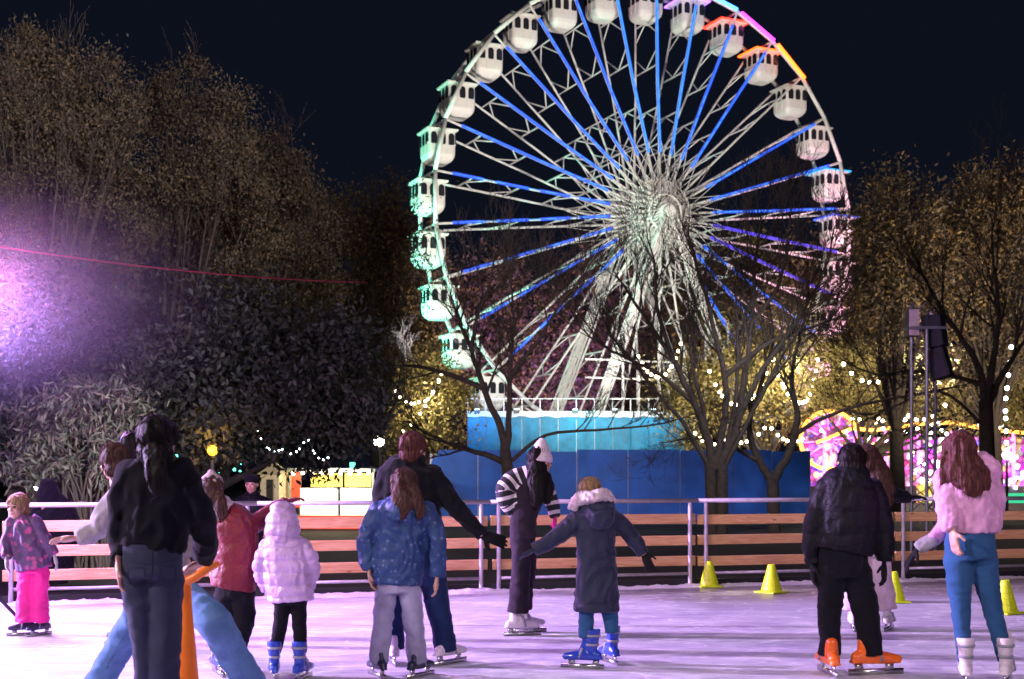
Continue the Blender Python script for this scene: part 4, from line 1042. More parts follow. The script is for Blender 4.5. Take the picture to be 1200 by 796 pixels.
# platform in front of the wheel
def platform():
    Y = 80.0; x0 = P(548, 0, Y).x; x1 = P(803, 0, Y).x; zt = P(0, 486, Y).z
    r = empty('wheel_platform', ((x0 + x1) / 2, Y, 0)); hw = (x1 - x0) / 2
    tag(r, 'raised platform at the foot of the wheel with a blue cloth skirt', 'platform')
    SK = mat('blue_skirt_sheet', (.010, .24, .42), .6, var=.3, scale=1.2, bump=.3, bscale=8)
    DK = mat('grey_deck', (.3, .3, .3), .6)
    b = MB(); n = 12
    MB().box((0, 6.5, zt - .15), (2 * hw, 12.8, .25)).build('deck', DK, r)
    for k in range(n):
        xa = -hw + k * 2 * hw / n; xb = xa + 2 * hw / n
        q = MB(); m_ = 16; vs = []
        for i in range(m_ + 1):
            x = xa + .02 + (xb - xa - .04) * i / m_; y = .06 * NZ(Vector((x * 1.1, k, 0)))
            vs += [(x, y, zt - .05 + .06 * math.sin(math.pi * i / m_)), (x, y * 1.5, zt * .5), (x, y * 2, .0)]
        q.add(vs, [(i * 3 + j, i * 3 + 3 + j, i * 3 + 4 + j, i * 3 + 1 + j) for i in range(m_) for j in range(2)])
        q.build('skirt_panel', SK, r, smooth=True)
    q = MB()
    for k in range(n + 1): q.bar((-hw + k * 2 * hw / n, .2, 0), (-hw + k * 2 * hw / n, .2, zt + 1.0), .06)
    q.bar((-hw, .2, zt + 1.0), (hw, .2, zt + 1.0), .05)
    q.build('railing', WHITE_ST, r)
    q = MB()      # swags of pale cloth along the edge
    for k in range(n * 2):
        xa = -hw + k * hw / n; m_ = 8; vs = []
        for i in range(m_ + 1):
            t = i / m_; x = xa + hw / n * t; dr = .14 + .10 * NZ(Vector((x * 1.3, 3, 0))) + .04 * NZ(Vector((x * 6, 0, 2)))
            vs += [(x, -.12, zt + .25 - dr * .3), (x, -.20, zt - .02 - dr)]
        q.add(vs, [(i * 2, i * 2 + 2, i * 2 + 3, i * 2 + 1) for i in range(m_)])
    q.build('edge_cloth', mat('pale_cloth', (.7, .74, .74), .7), r, smooth=True)
    # flood lamps on the deck edge
    for i, x in enumerate((-hw + .6, -hw * .55, -.1, hw * .35, hw * .7)):
        q = MB().box((x, -.35, zt + .18), (.34, .16, .24)); o = q.build('flood_lamp', mat('lamp_housing', (.03, .03, .03), .5), r)
        MB().box((x, -.36, zt + .315), (.28, .12, .02)).build('lens', glow('flood_lens', (.55, .95, 1.0), 14), o)
    return x0, x1, Y, zt
PX0, PX1, PY, PZ = platform()
# ------------------------------------------------------------------ vegetation
BARK = mat('dark_bark', (.036, .026, .019), .9, var=.35, scale=9, bump=.6, bscale=14)
BARK_P = mat('pale_bark', (.10, .08, .07), .9, var=.35, scale=9, bump=.6, bscale=14)
L_OLIVE = leaf_mat('olive_brown_leaves', [(.052, .044, .032), (.105, .084, .055), (.078, .066, .045), (.145, .105, .058), (.070, .057, .048)])
L_DARK = leaf_mat('dark_evergreen_leaves', [(.026, .032, .026), (.052, .056, .044), (.034, .040, .034), (.080, .078, .060)], .38, .12)
L_LONG = leaf_mat('long_pale_green_leaves', [(.07, .085, .065), (.14, .15, .11), (.10, .085, .065), (.20, .18, .14)], .4, .25)
L_BROWN = leaf_mat('brown_autumn_leaves', [(.09, .070, .056), (.14, .10, .068), (.07, .060, .054), (.27, .18, .06), (.10, .09, .07)])
L_GOLD = leaf_mat('golden_leaves', [(.20, .16, .06), (.36, .31, .12), (.14, .11, .05), (.28, .27, .12)], .5, .4)

def leaf_cloud(name, material, parent, origin, blobs, n, size, aspect=2.0, clump=.5, nclump=60, droop=0.0, upright=0.0, hollow=.55, seed=1, sizevar=.5):
    """blobs: (centre, radii, weight); leaves gather in clumps near the outside of each blob, with gaps between the clumps"""
    rng = np.random.default_rng(seed)
    w = np.array([b[2] for b in blobs], float); w /= w.sum()
    cs = []
    which = rng.choice(len(blobs), nclump, p=w)
    d = rng.normal(size=(nclump, 3)); d /= np.linalg.norm(d, axis=1)[:, None]
    rad = hollow + (1 - hollow) * rng.random(nclump) ** .6
    C = np.array([blobs[i][0] for i in which]); RD = np.array([blobs[i][1] for i in which])
    cc = C + d * RD * rad[:, None]
    ci = rng.integers(0, nclump, n); cw = .5 + rng.random(nclump)
    pos = cc[ci] + rng.normal(size=(n, 3)) * (clump * cw[ci])[:, None] * np.array([1, 1, .8])
    ax = rng.normal(size=(n, 3)); ax[:, 2] += upright - droop; ax /= np.linalg.norm(ax, axis=1)[:, None]
    nr = rng.normal(size=(n, 3)); nr -= ax * (nr * ax).sum(1)[:, None]; nr /= np.linalg.norm(nr, axis=1)[:, None]
    sd = np.cross(ax, nr); L = size * (1 - sizevar / 2 + sizevar * rng.random(n)); Wd = L / aspect
    p0 = pos; p1 = pos + ax * (L * .45)[:, None] + sd * (Wd * .5)[:, None] + nr * (L * .06)[:, None]
    p2 = pos + ax * L[:, None] - nr * (L * .12)[:, None]; p3 = pos + ax * (L * .45)[:, None] - sd * (Wd * .5)[:, None] + nr * (L * .06)[:, None]
    v = np.stack([p0, p1, p2, p3], 1).reshape(-1, 3) - np.array(origin)
    f = np.arange(n * 4).reshape(n, 4)
    return link(name, raw_mesh(name, v, f), material, parent), cc

def grow(mb, a, d, L, r, depth, rng, up=.15, spread=.55, nchild=(5, 4, 4, 3), taper=.25, wob=.12, minr=.006, first=.25, shrink=.55):
    seg = 5 if depth <= 1 else (4 if depth == 2 else 3)
    pts = [Vector(a)]; d = Vector(d).normalized(); rs = [r]; step = L / seg; dirs = [d]
    for i in range(seg):
        d = (d + Vector((rng.uniform(-1, 1), rng.uniform(-1, 1), rng.uniform(-1, 1))) * wob + Vector((0, 0, up * .3))).normalized()
        pts.append(pts[-1] + d * step); rs.append(max(minr, r * (1 - (1 - taper) * (i + 1) / seg))); dirs.append(d)
    mb.tube(pts, rs, (8, 6, 4, 3, 3)[min(depth, 4)], cap=False)
    if depth >= len(nchild): return
    for c in range(nchild[depth]):
        t = first + (1 - first) * (c + rng.random()) / nchild[depth]; x = t * seg; i = min(seg - 1, int(x)); q = pts[i].lerp(pts[i + 1], x - i)
        dd = dirs[i]; ax = dd.cross(Vector((rng.gauss(0, 1), rng.gauss(0, 1), rng.gauss(0, 1)))).normalized()
        ang = spread * rng.uniform(.6, 1.35); nd = (Matrix.Rotation(ang, 3, ax) @ dd)
        nd = (nd + Vector((0, 0, up))).normalized()
        grow(mb, q, nd, L * shrink * rng.uniform(.7, 1.2), max(minr, (rs[i] + (rs[i + 1] - rs[i]) * (x - i)) * .6), depth + 1, rng, up, spread, nchild, taper, wob, minr, first, shrink)

def limb(mb, pts, r0, r1, rng, nchild, L=1.6, up=.2, spread=.7, kids=8, minr=.0045, frm=.35, shrink=.6):
    """one main limb along given points, with side branches grown from it"""
    n = len(pts); V = []
    for i in range(n - 1):
        a, b, c, d = pts[max(i - 1, 0)], pts[i], pts[i + 1], pts[min(i + 2, n - 1)]
        for t in (0, .25, .5, .75): V.append(.5 * ((2 * b) + (c - a) * t + (2 * a - 5 * b + 4 * c - d) * t * t + (3 * b - a - 3 * c + d) * t ** 3))
    V.append(pts[-1]); m = len(V)
    V = [v + Vector((rng.uniform(-1, 1), rng.uniform(-1, 1), rng.uniform(-.5, .5))) * r0 * .22 if 0 < i < m - 1 else v for i, v in enumerate(V)]
    rs = [r0 + (r1 - r0) * (i / (m - 1)) ** .8 for i in range(m)]
    mb.tube(V, rs, 8, cap=False)
    for k in range(kids):
        t = frm + (1 - frm) * (k + rng.random()) / kids; x = t * (m - 1); i = min(m - 2, int(x)); q = V[i].lerp(V[i + 1], x - i); dd = (V[i + 1] - V[i]).normalized()
        ax = dd.cross(Vector((rng.gauss(0, 1), rng.gauss(0, 1), rng.gauss(0, 1)))).normalized()
        nd = (Matrix.Rotation(spread * rng.uniform(.6, 1.4), 3, ax) @ dd + Vector((0, 0, up))).normalized()
        grow(mb, q, nd, L * rng.uniform(.7, 1.25), max(minr, rs[i] * .55), 1, rng, up, .6, (0,) + nchild, minr=minr, shrink=shrink)

def tree_root(name, base, label, cat='tree', group=None):
    r = empty(name, base); tag(r, label, cat, group); return r

# ---- the leafy trees on the left: upright twiggy crowns over dark evergreen
def leafy(name, px, Y, label, blobs_px, n, size, m, group, seed, trunk_r=.2, trunk_top=430, upright=.8, twig=True, clump=.45, nclump=90, dr=None, droop=0, aspect=2.2, hollow=.45):
    base = Vector(((px - 600) * Y / F, Y, -.1)); r = tree_root(name, base, label, 'tree', group)
    u = Y / F; bl = []
    for (bx, by, rx, ry, w) in blobs_px:
        c = P(bx, by, Y, (dr or 0) * RNG.uniform(-1, 1)); bl.append(((c.x, c.y, c.z), (rx * u, min(rx * u, 3.0) * .8, ry * u), w))
    _, cc = leaf_cloud('crown', m, r, base, bl, n, size, aspect, clump, nclump, droop, upright, hollow, seed)
    rng = random.Random(seed); mb = MB()
    top = P(px, trunk_top, Y); fork = Vector((base.x, Y, base.z + (top.z - base.z) * .35))
    mb.tube([base, base.lerp(fork, .5) + Vector((.05, 0, 0)), fork], [trunk_r * 1.3, trunk_r, trunk_r * .9], 10, cap=False)
    pick = rng.sample(range(len(cc)), min(34 if twig else 13, len(cc)))
    for i in pick:
        e = Vector(cc[i]); mid = fork.lerp(e, .5) + Vector((rng.uniform(-.3, .3), rng.uniform(-.3, .3), -.2))
        mb.tube([fork, fork.lerp(mid, .5), mid, e], [trunk_r * .5, trunk_r * .35, trunk_r * .2, .012], 5, cap=False)
        if twig:
            for q in range(5):
                grow(mb, mid.lerp(e, rng.uniform(.3, 1)), (e - mid).normalized() + Vector((rng.gauss(0, .5), rng.gauss(0, .5), .7)), rng.uniform(.7, 1.5), .015, 2, rng, .3, .5, (0, 0, 4, 3), minr=.006)
    mb.build('trunk', BARK, r, base, smooth=True)
    return r
G1 = 'leafy trees behind the barrier on the left'
leafy('deciduous_tree', 40, 31, 'tall twiggy tree with thin brown leaves rising highest at the left edge', [(20, 200, 70, 130, 2), (75, 150, 65, 90, 2), (15, 62, 12, 34, .25), (42, 55, 10, 30, .25), (66, 78, 12, 30, .25), (118, 84, 12, 26, .25), (134, 78, 10, 26, .2), (40, 128, 50, 62, 1.2), (120, 130, 50, 60, 1.2), (10, 122, 40, 52, .7), (95, 260, 90, 110, 2)], 38000, .10, L_OLIVE, G1, 21, .25, 300, .9, clump=.27, nclump=130)
leafy('deciduous_tree', 190, 33, 'broad brown leaved tree second from the left edge', [(185, 190, 70, 80, 2), (190, 112, 12, 30, .2), (226, 100, 12, 30, .25), (250, 108, 10, 28, .2), (266, 122, 10, 30, .2), (235, 170, 55, 70, 1.6), (265, 200, 50, 70, 1.2), (160, 290, 100, 90, 2.0), (250, 290, 80, 100, 1.6)], 38000, .10, L_OLIVE, G1, 22, .25, 330, .9, clump=.27, nclump=130)
leafy('deciduous_tree', 320, 35, 'brown leaved tree sloping down to the right, between the broad one and the wheel', [(300, 230, 60, 70, 1.6), (318, 178, 10, 28, .2), (345, 205, 10, 28, .2), (365, 235, 10, 26, .2), (335, 260, 50, 70, 1.5), (355, 310, 50, 70, 1.3), (300, 350, 80, 80, 1.4)], 28000, .105, L_OLIVE, G1, 23, .22, 360, .9, clump=.27, nclump=105)
leafy('deciduous_tree', 440, 44, 'brown leaved tree right beside the left side of the wheel', [(425, 270, 45, 55, 1.5), (455, 255, 22, 40, .7), (405, 330, 55, 60, 1.2), (450, 340, 32, 70, 1.2), (430, 400, 55, 50, 1.2), (470, 410, 22, 35, .4)], 20000, .14, L_BROWN, G1, 24, .22, 380, .5)
leafy('evergreen_tree', 250, 25, 'dark dense evergreen with glossy leaves behind the barrier, left of centre', [(230, 400, 110, 85, 2), (330, 420, 80, 90, 1.6), (280, 470, 110, 75, 2), (390, 450, 55, 80, 1.2), (190, 470, 80, 70, 1.4), (330, 500, 90, 48, 1.4), (420, 490, 35, 40, .6)], 30000, .15, L_DARK, G1, 25, .22, 440, -.2, False, .28, 200, 1.2)
leafy('evergreen_tree', 20, 26, 'dark evergreen at the left edge behind the long leaved shrub', [(20, 400, 100, 90, 2), (110, 390, 80, 80, 1.6), (10, 480, 60, 80, 1)], 15000, .15, L_DARK, G1, 26, .22, 440, -.2, False, .28, 140, 1.2)
def shrub():
    Y = 19.5; base = Vector(((90 - 600) * Y / F, Y, -.1)); r = tree_root('leafy_shrub', base, 'shrub with long drooping pale leaves behind the barrier, lit from the front', 'shrub')
    u = Y / F; bl = []
    for (bx, by, rx, ry, w) in [(95, 475, 42, 32, 1.6), (60, 495, 40, 40, 1.6), (125, 480, 34, 36, 1.4), (95, 525, 60, 40, 2), (140, 525, 28, 40, 1), (45, 540, 36, 36, 1)]:
        c = P(bx, by, Y); bl.append(((c.x, c.y, c.z), (rx * u, .55, ry * u), w))
    rng = np.random.default_rng(31); cs = []
    _, cc = leaf_cloud('foliage', L_LONG, r, base, bl, 9000, .17, 5.0, .12, 230, .9, 0, .35, 31)
    mb = MB(); rr = random.Random(3)
    for i in rr.sample(range(len(cc)), 60):
        e = Vector(cc[i]); b0 = base + Vector((rr.uniform(-.5, .5), rr.uniform(-.2, .2), 0)); mb.tube([b0, b0.lerp(e, .6) + Vector((0, 0, .2)), e], [.03, .018, .006], 5, cap=False)
    mb.build('stem', BARK, r, base, smooth=True)
shrub()

# ---- bare trees in front of the wheel
def bare(name, Y, label, limbs, group, seed, nch=(5, 4, 3), m=BARK, leaves=None):
    u = Y / F; b0 = limbs[0][0][0]; base = Vector(((b0[0] - 600) * u, Y, -.1)); r = tree_root(name, base, label, 'tree', group)
    rng = random.Random(seed); tr = MB(); mb = MB()
    for pts, r0, r1, kids, L in limbs:
        v = [P(q[0], q[1], Y, q[2] if len(q) > 2 else 0) for q in pts]
        if kids == 0:
            v[0].z = min(v[0].z, -.1) if v[0].z < 1 else v[0].z
            tr.tube(v, [r0 + (r1 - r0) * i / (len(v) - 1) for i in range(len(v))], 10, cap=False)
        else: limb(mb, v, r0, r1, rng, nch, L, kids=kids)
    tr.build('trunk', m, r, base, smooth=True); mb.build('crown', m, r, base, smooth=True)
    if leaves:
        mm, n, bl, size = leaves
        leaf_cloud('foliage', mm, r, base, [((P(a, b, Y).x, Y, P(a, b, Y).z), (c * u, 1.6, d * u), w) for a, b, c, d, w in bl], n, size, 2, .5, 80, 0, 0, .2, seed)
    return r
G2 = 'bare trees between the rink and the wheel'
bare('bare_tree', 30, 'bare tree with thin dark trunk in front of the left half of the wheel', [
    ([(598, 640), (598, 575), (592, 530)], .17, .13, 0, 0),
    ([(592, 532), (586, 500), (566, 455), (552, 410), (538, 375, .4), (528, 350, .6)], .11, .020, 13, 1.0),
    ([(594, 535), (597, 480), (598, 430), (602, 375), (598, 330)], .09, .016, 13, 1.1),
    ([(595, 545), (575, 535), (540, 525), (505, 510, -.5), (480, 495, -.8)], .09, .02, 6, .9),
    ([(566, 455), (530, 440), (490, 430), (455, 425, .5), (430, 410, .8)], .07, .016, 8, .9),
    ([(552, 410), (560, 370), (575, 330), (580, 290)], .06, .015, 7, 1.1),
    ([(598, 440), (630, 400), (655, 360, -.4), (680, 330, -.6)], .06, .015, 8, 1.2),
    ([(600, 540), (640, 510), (700, 505, -.6), (760, 500, -.9), (800, 490, -1)], .05, .012, 9, .8)], G2, 41, (5, 4, 3))
bare('bare_tree', 32, 'large bare tree with forked trunk and dense twigs in front of the wheel hub', [
    ([(834, 640), (834, 590), (832, 545)], .16, .14, 0, 0),
    ([(846, 640), (846, 590), (846, 545)], .17, .14, 0, 0),
    ([(836, 550), (828, 510), (812, 470), (790, 425), (762, 380), (740, 345, .4), (722, 315, .5)], .13, .018, 12, 1.0),
    ([(838, 548), (848, 500), (850, 450), (838, 390), (822, 330), (812, 295), (806, 270)], .12, .016, 12, 1.0),
    ([(842, 550), (862, 505), (872, 450), (880, 390), (884, 330), (888, 285), (892, 245)], .12, .016, 17, 1.3),
    ([(834, 552), (824, 480), (812, 430), (805, 385), (800, 350)], .075, .013, 11, .9),
    ([(846, 552), (860, 480), (864, 420), (864, 370), (860, 330)], .08, .013, 12, 1.0),
    ([(846, 552), (884, 480), (912, 425), (938, 385), (952, 350)], .075, .013, 11, .9),
    ([(832, 550), (800, 495), (765, 455), (735, 415), (705, 385)], .075, .013, 10, .9),
    ([(866, 490), (890, 440), (925, 390), (950, 350), (965, 310, -.4), (972, 270, -.5)], .085, .014, 13, 1.0),
    ([(815, 475), (775, 440), (735, 420), (700, 405, -.5), (672, 380, -.6)], .07, .014, 15, 1.3),
    ([(850, 440), (905, 400), (960, 380, .5), (1010, 360, .6)], .08, .014, 9, 1.3),
    ([(880, 380), (912, 335), (922, 290), (928, 240)], .07, .013, 8, 1.2),
    ([(790, 425), (770, 360), (768, 315), (758, 275)], .07, .013, 7, 1.1)], G2, 42, (5, 4, 3))
bare('bare_tree', 33, 'low bare tree with short forked trunk right of the large bare one', [
    ([(908, 640), (906, 575), (905, 560)], .18, .15, 0, 0),
    ([(905, 562), (890, 540), (878, 500), (892, 450), (905, 400), (900, 350)], .13, .02, 10, 1.3),
    ([(907, 562), (925, 530), (935, 490), (928, 440), (938, 390), (950, 340)], .13, .02, 10, 1.3),
    ([(930, 510), (965, 490), (1005, 475, -.6), (1060, 465, -.9), (1110, 455, -1)], .07, .014, 10, 1.1),
    ([(888, 540), (850, 520), (810, 515, -.6), (770, 520, -.8)], .07, .014, 8, .9)], G2, 43, (4, 4, 3))
bare('bare_tree', 38, 'bare tree with stout dark trunk at the right edge of the view', [
    ([(1158, 640), (1157, 540), (1155, 470)], .26, .21, 0, 0),
    ([(1155, 478), (1150, 440), (1130, 400), (1105, 365), (1080, 320), (1060, 270)], .15, .02, 13, 1.6),
    ([(1156, 478), (1162, 430), (1170, 380), (1165, 310), (1160, 250)], .15, .02, 13, 1.6),
    ([(1160, 470), (1180, 430), (1205, 395), (1235, 360)], .12, .02, 9, 1.5),
    ([(1150, 450), (1110, 440), (1065, 435), (1020, 440, -.5), (980, 425, -.8)], .08, .015, 12, 1.4),
    ([(1152, 500), (1115, 465), (1085, 460), (1040, 480), (1000, 490)], .06, .013, 9, 1.1)], G2, 44, (5, 5, 3))

# ---- brown and golden trees further back
G3 = 'autumn trees behind the right side of the rink'
leafy('autumn_tree', 1050, 50, 'brown and gold leaved tree right of the wheel, rising behind the speaker mast', [(1045, 260, 40, 55, 1.5), (1030, 310, 30, 60, 1.2), (1080, 300, 60, 70, 2), (1030, 370, 60, 60, 1.5), (1070, 400, 60, 50, 1.2)], 17000, .19, L_BROWN, G3, 51, .3, 330, .5, True, .55, 110)
leafy('autumn_tree', 1165, 52, 'brown and gold leaved tree at the right edge, behind the stout dark trunk', [(1150, 255, 55, 55, 1.6), (1190, 260, 50, 60, 1.6), (1130, 330, 60, 60, 1.5), (1190, 350, 60, 70, 1.6), (1150, 420, 60, 50, 1.2), (1110, 290, 40, 50, .8)], 20000, .19, L_BROWN, G3, 52, .3, 330, .5, True, .55, 130)
leafy('autumn_tree', 1010, 62, 'low golden tree hung with bulbs behind the speaker mast', [(990, 440, 60, 45, 1.2), (1060, 455, 70, 40, 1.4), (1130, 460, 60, 45, 1.2), (1180, 470, 50, 50, 1.2)], 13000, .22, L_GOLD, G3, 53, .25, 440, .0, False, .6, 90)
leafy('golden_tree', 900, 66, 'golden tree glowing with lamps behind the large bare tree', [(870, 450, 55, 65, 2), (930, 440, 50, 70, 1.8), (820, 470, 40, 55, 1.2), (900, 390, 50, 45, .7)], 13000, .24, L_GOLD, 'golden lit trees round the wheel', 54, .25, 440, .0, False, .6, 90)
leafy('golden_tree', 500, 62, 'golden lit tree left of the blue platform', [(500, 460, 45, 50, 2), (470, 500, 35, 40, 1), (515, 500, 25, 30, .6)], 8000, .22, L_GOLD, 'golden lit trees round the wheel', 55, .2, 470, .0, False, .5, 60)
# ---- tall dark trees beyond the wheel
G4 = 'tall dark trees beyond the wheel'
for i, (px, Y, ry, lab) in enumerate([(470, 112, 330, 'tall dark tree beyond the wheel, behind its left gondolas'), (580, 118, 340, 'tall dark tree beyond the wheel, between its left rim and the white legs'), (690, 116, 350, 'tall dark tree beyond the wheel, behind the white legs, lit purple'),
                                  (800, 118, 330, 'tall dark tree beyond the wheel, right of the hub'), (900, 114, 320, 'tall dark tree beyond the wheel, behind its right spokes'), (1000, 116, 330, 'tall dark tree beyond the wheel, behind its right gondolas')]):
    leafy('background_tree', px, Y, lab, [(px, ry + 10, 62, 60, 1.5), (px - 30, ry + 70, 55, 70, 1.4), (px + 32, ry + 70, 55, 70, 1.4), (px, ry + 140, 75, 70, 1.6)], 9000, .55, L_BROWN, G4, 60 + i, .4, ry + 60, .2, False, 1.2, 70)
# ------------------------------------------------------------------ fairground things and the night setting
# blue hoarding
def hoarding():
    Y = 38.0; BL = mat('blue_hoarding_sheet', (.006, .095, .42), .55, var=.3, scale=.9, bump=.2, bscale=6)
    r = empty('blue_hoarding', (P(730, 0, Y).x, Y, 0)); ox = P(730, 0, Y).x
    tag(r, 'long blue hoarding of flat panels behind the bare trees', 'hoarding')
    zt = P(0, 528, Y).z; e = [505, 560, 618, 676, 736, 797, 858, 905, 949]
    for i, (a, b) in enumerate(zip(e[:-1], e[1:])):
        xa, xb = P(a, 0, Y).x - ox + .012, P(b, 0, Y).x - ox - .012
        q = MB(); n = 8
        for k in (0,):
            z1 = zt + R.uniform(-.04, .04); zl = z1 - (.35 if i == 0 else 0); y = R.uniform(-.02, .02)
            vs = [(xa, y, 0), (xb, y, 0), (xb, y, z1), (xa + (.25 if i == 0 else 0), y, z1), (xa, y, zl)] + [(xa, y + .04, 0), (xb, y + .04, 0), (xb, y + .04, z1), (xa + (.25 if i == 0 else 0), y + .04, z1), (xa, y + .04, zl)]
            q.add(vs, [(0, 1, 2, 3, 4), (9, 8, 7, 6, 5)] + [(j, 5 + j, 5 + (j + 1) % 5, (j + 1) % 5) for j in range(5)])
        q.build('panel', BL, r)
    q = MB()
    for a in e: q.bar((P(a, 0, Y).x - ox, .10, 0), (P(a, 0, Y).x - ox, .10, zt - .1), .07)
    q.bar((P(505, 0, Y).x - ox, .15, zt - .3), (P(949, 0, Y).x - ox, .15, zt - .3), .06)
    q.build('frame', RAIL, r)
    # right hand return with a sloping end
    q = MB(); xa = P(949, 0, Y).x - ox; q.box((xa + .02, 2.0, zt / 2), (.04, 3.8, zt)); q.build('panel', BL, r)
hoarding()

BULB_W = glow('warm_white_bulb', (1.0, .80, .48), 16)
BULB_C = glow('cool_white_bulb', (.80, .95, 1.0), 14)
BULB_G = glow('green_bulb', (.1, 1.0, .65), 8)
CABLE = mat('black_cable', (.01, .01, .01), .6)
bulb_me = {}
def bulb_mesh(m, r):
    key = (m.name, r)
    if key not in bulb_me:
        mb = MB().ball((0, 0, -r * .9), r, 8, 6); q = mb.mesh('bulb'); q.materials.append(m); bulb_me[key] = q
    return bulb_me[key]
def string(label, pts, n, r, m, group, sag=.4, seed=1, jit=.0, name='string_lights', cable=True):
    n = int(n * 1.8); r = r * .78
    rng = random.Random(seed); V = []
    for a, b in zip(pts[:-1], pts[1:]):
        for k in range(10):
            t = k / 10; p = a.lerp(b, t); p.z -= sag * 4 * t * (1 - t); V.append(p)
    V.append(pts[-1]); root = empty(name, V[0]); tag(root, label, 'string lights', group)
    MB().tube(V, .012, 4).build('cable', CABLE, root, V[0])
    for k in range(n):
        x = (k + .5 + rng.uniform(-jit, jit)) / n * (len(V) - 1); i = min(len(V) - 2, int(x)); p = V[i].lerp(V[i + 1], x - i)
        link('bulb', bulb_mesh(m, r), None, root, loc=p - V[0])
    return root
G5 = 'strings of bulbs in the trees'
string('string of warm bulbs zigzagging through the golden tree behind the large bare one', [P(830, 430, 64), P(870, 470, 63), P(905, 415, 64), P(940, 470, 63), P(960, 410, 64)], 18, .11, BULB_W, G5, .7, 1, .3)
string('string of warm bulbs low behind the large bare tree, just above the blue hoarding', [P(810, 500, 60), P(850, 512, 60), P(900, 495, 60), P(945, 510, 60)], 12, .10, BULB_W, G5, .5, 2, .3)
string('string of warm bulbs in the golden tree left of the blue platform', [P(455, 440, 60), P(490, 470, 60), P(520, 430, 60), P(470, 505, 60)], 10, .08, BULB_W, G5, .5, 3, .3)
string('string of white bulbs behind the speaker mast', [P(985, 420, 60), P(1040, 440, 60), P(1058, 480, 60), P(1110, 470, 60)], 9, .12, BULB_W, G5, .6, 4, .3)
string('vertical string of white bulbs beside the stout dark trunk', [P(1186, 395, 46), P(1178, 470, 46), P(1180, 530, 46)], 6, .10, BULB_C, G5, .1, 5, .2)
string('string of white bulbs across the foot of the wheel', [P(745, 410, 78), P(775, 440, 78), P(800, 395, 78)], 8, .13, BULB_W, G5, .5, 6, .3)
string('string of tiny white bulbs in the dark evergreen above the market stall', [P(300, 500, 24.2), P(330, 525, 24.0), P(360, 510, 24.2), P(385, 535, 24.0)], 10, .022, BULB_C, G5, .2, 7, .4)
string('string of green bulbs behind the evergreen, left of the man in the cap', [P(205, 530, 40), P(240, 545, 40), P(285, 540, 40), P(262, 565, 40)], 9, .06, BULB_G, G5, .3, 8, .4)

# pink carnival ride
def lightfield(name, cols, scale, strength, base=(.03, .02, .04)):
    """a board covered with coloured lamps"""
    m, nt, b = new_mat(name); N, L = nt.nodes, nt.links
    tc = N.new('ShaderNodeTexCoord'); v = N.new('ShaderNodeTexVoronoi'); v.inputs['Scale'].default_value = scale; L.new(tc.outputs['Object'], v.inputs['Vector'])
    sp = N.new('ShaderNodeSeparateColor'); L.new(v.outputs['Color'], sp.inputs['Color'])
    rp = N.new('ShaderNodeValToRGB'); rp.color_ramp.interpolation = 'CONSTANT'; e = rp.color_ramp.elements
    while len(e) < len(cols): e.new(.5)
    for i, c in enumerate(cols): e[i].position = i / len(cols); e[i].color = (*c, 1)
    L.new(sp.outputs['Red'], rp.inputs['Fac'])
    r2 = N.new('ShaderNodeValToRGB'); r2.color_ramp.elements[0].position = .22; r2.color_ramp.elements[0].color = (1, 1, 1, 1); r2.color_ramp.elements[1].position = .62; r2.color_ramp.elements[1].color = (.22, .22, .22, 1)
    L.new(v.outputs['Distance'], r2.inputs['Fac'])
    mu = N.new('ShaderNodeMath'); mu.operation = 'MULTIPLY'; L.new(r2.outputs['Color'], mu.inputs[0])
    br = N.new('ShaderNodeMapRange'); L.new(sp.outputs['Green'], br.inputs['Value']); br.inputs['To Min'].default_value = strength * .2; br.inputs['To Max'].default_value = strength
    L.new(br.outputs['Result'], mu.inputs[1])
    b.inputs['Base Color'].default_value = (*base, 1); L.new(rp.outputs['Color'], b.inputs['Emission Color']); L.new(mu.outputs[0], b.inputs['Emission Strength'])
    return m
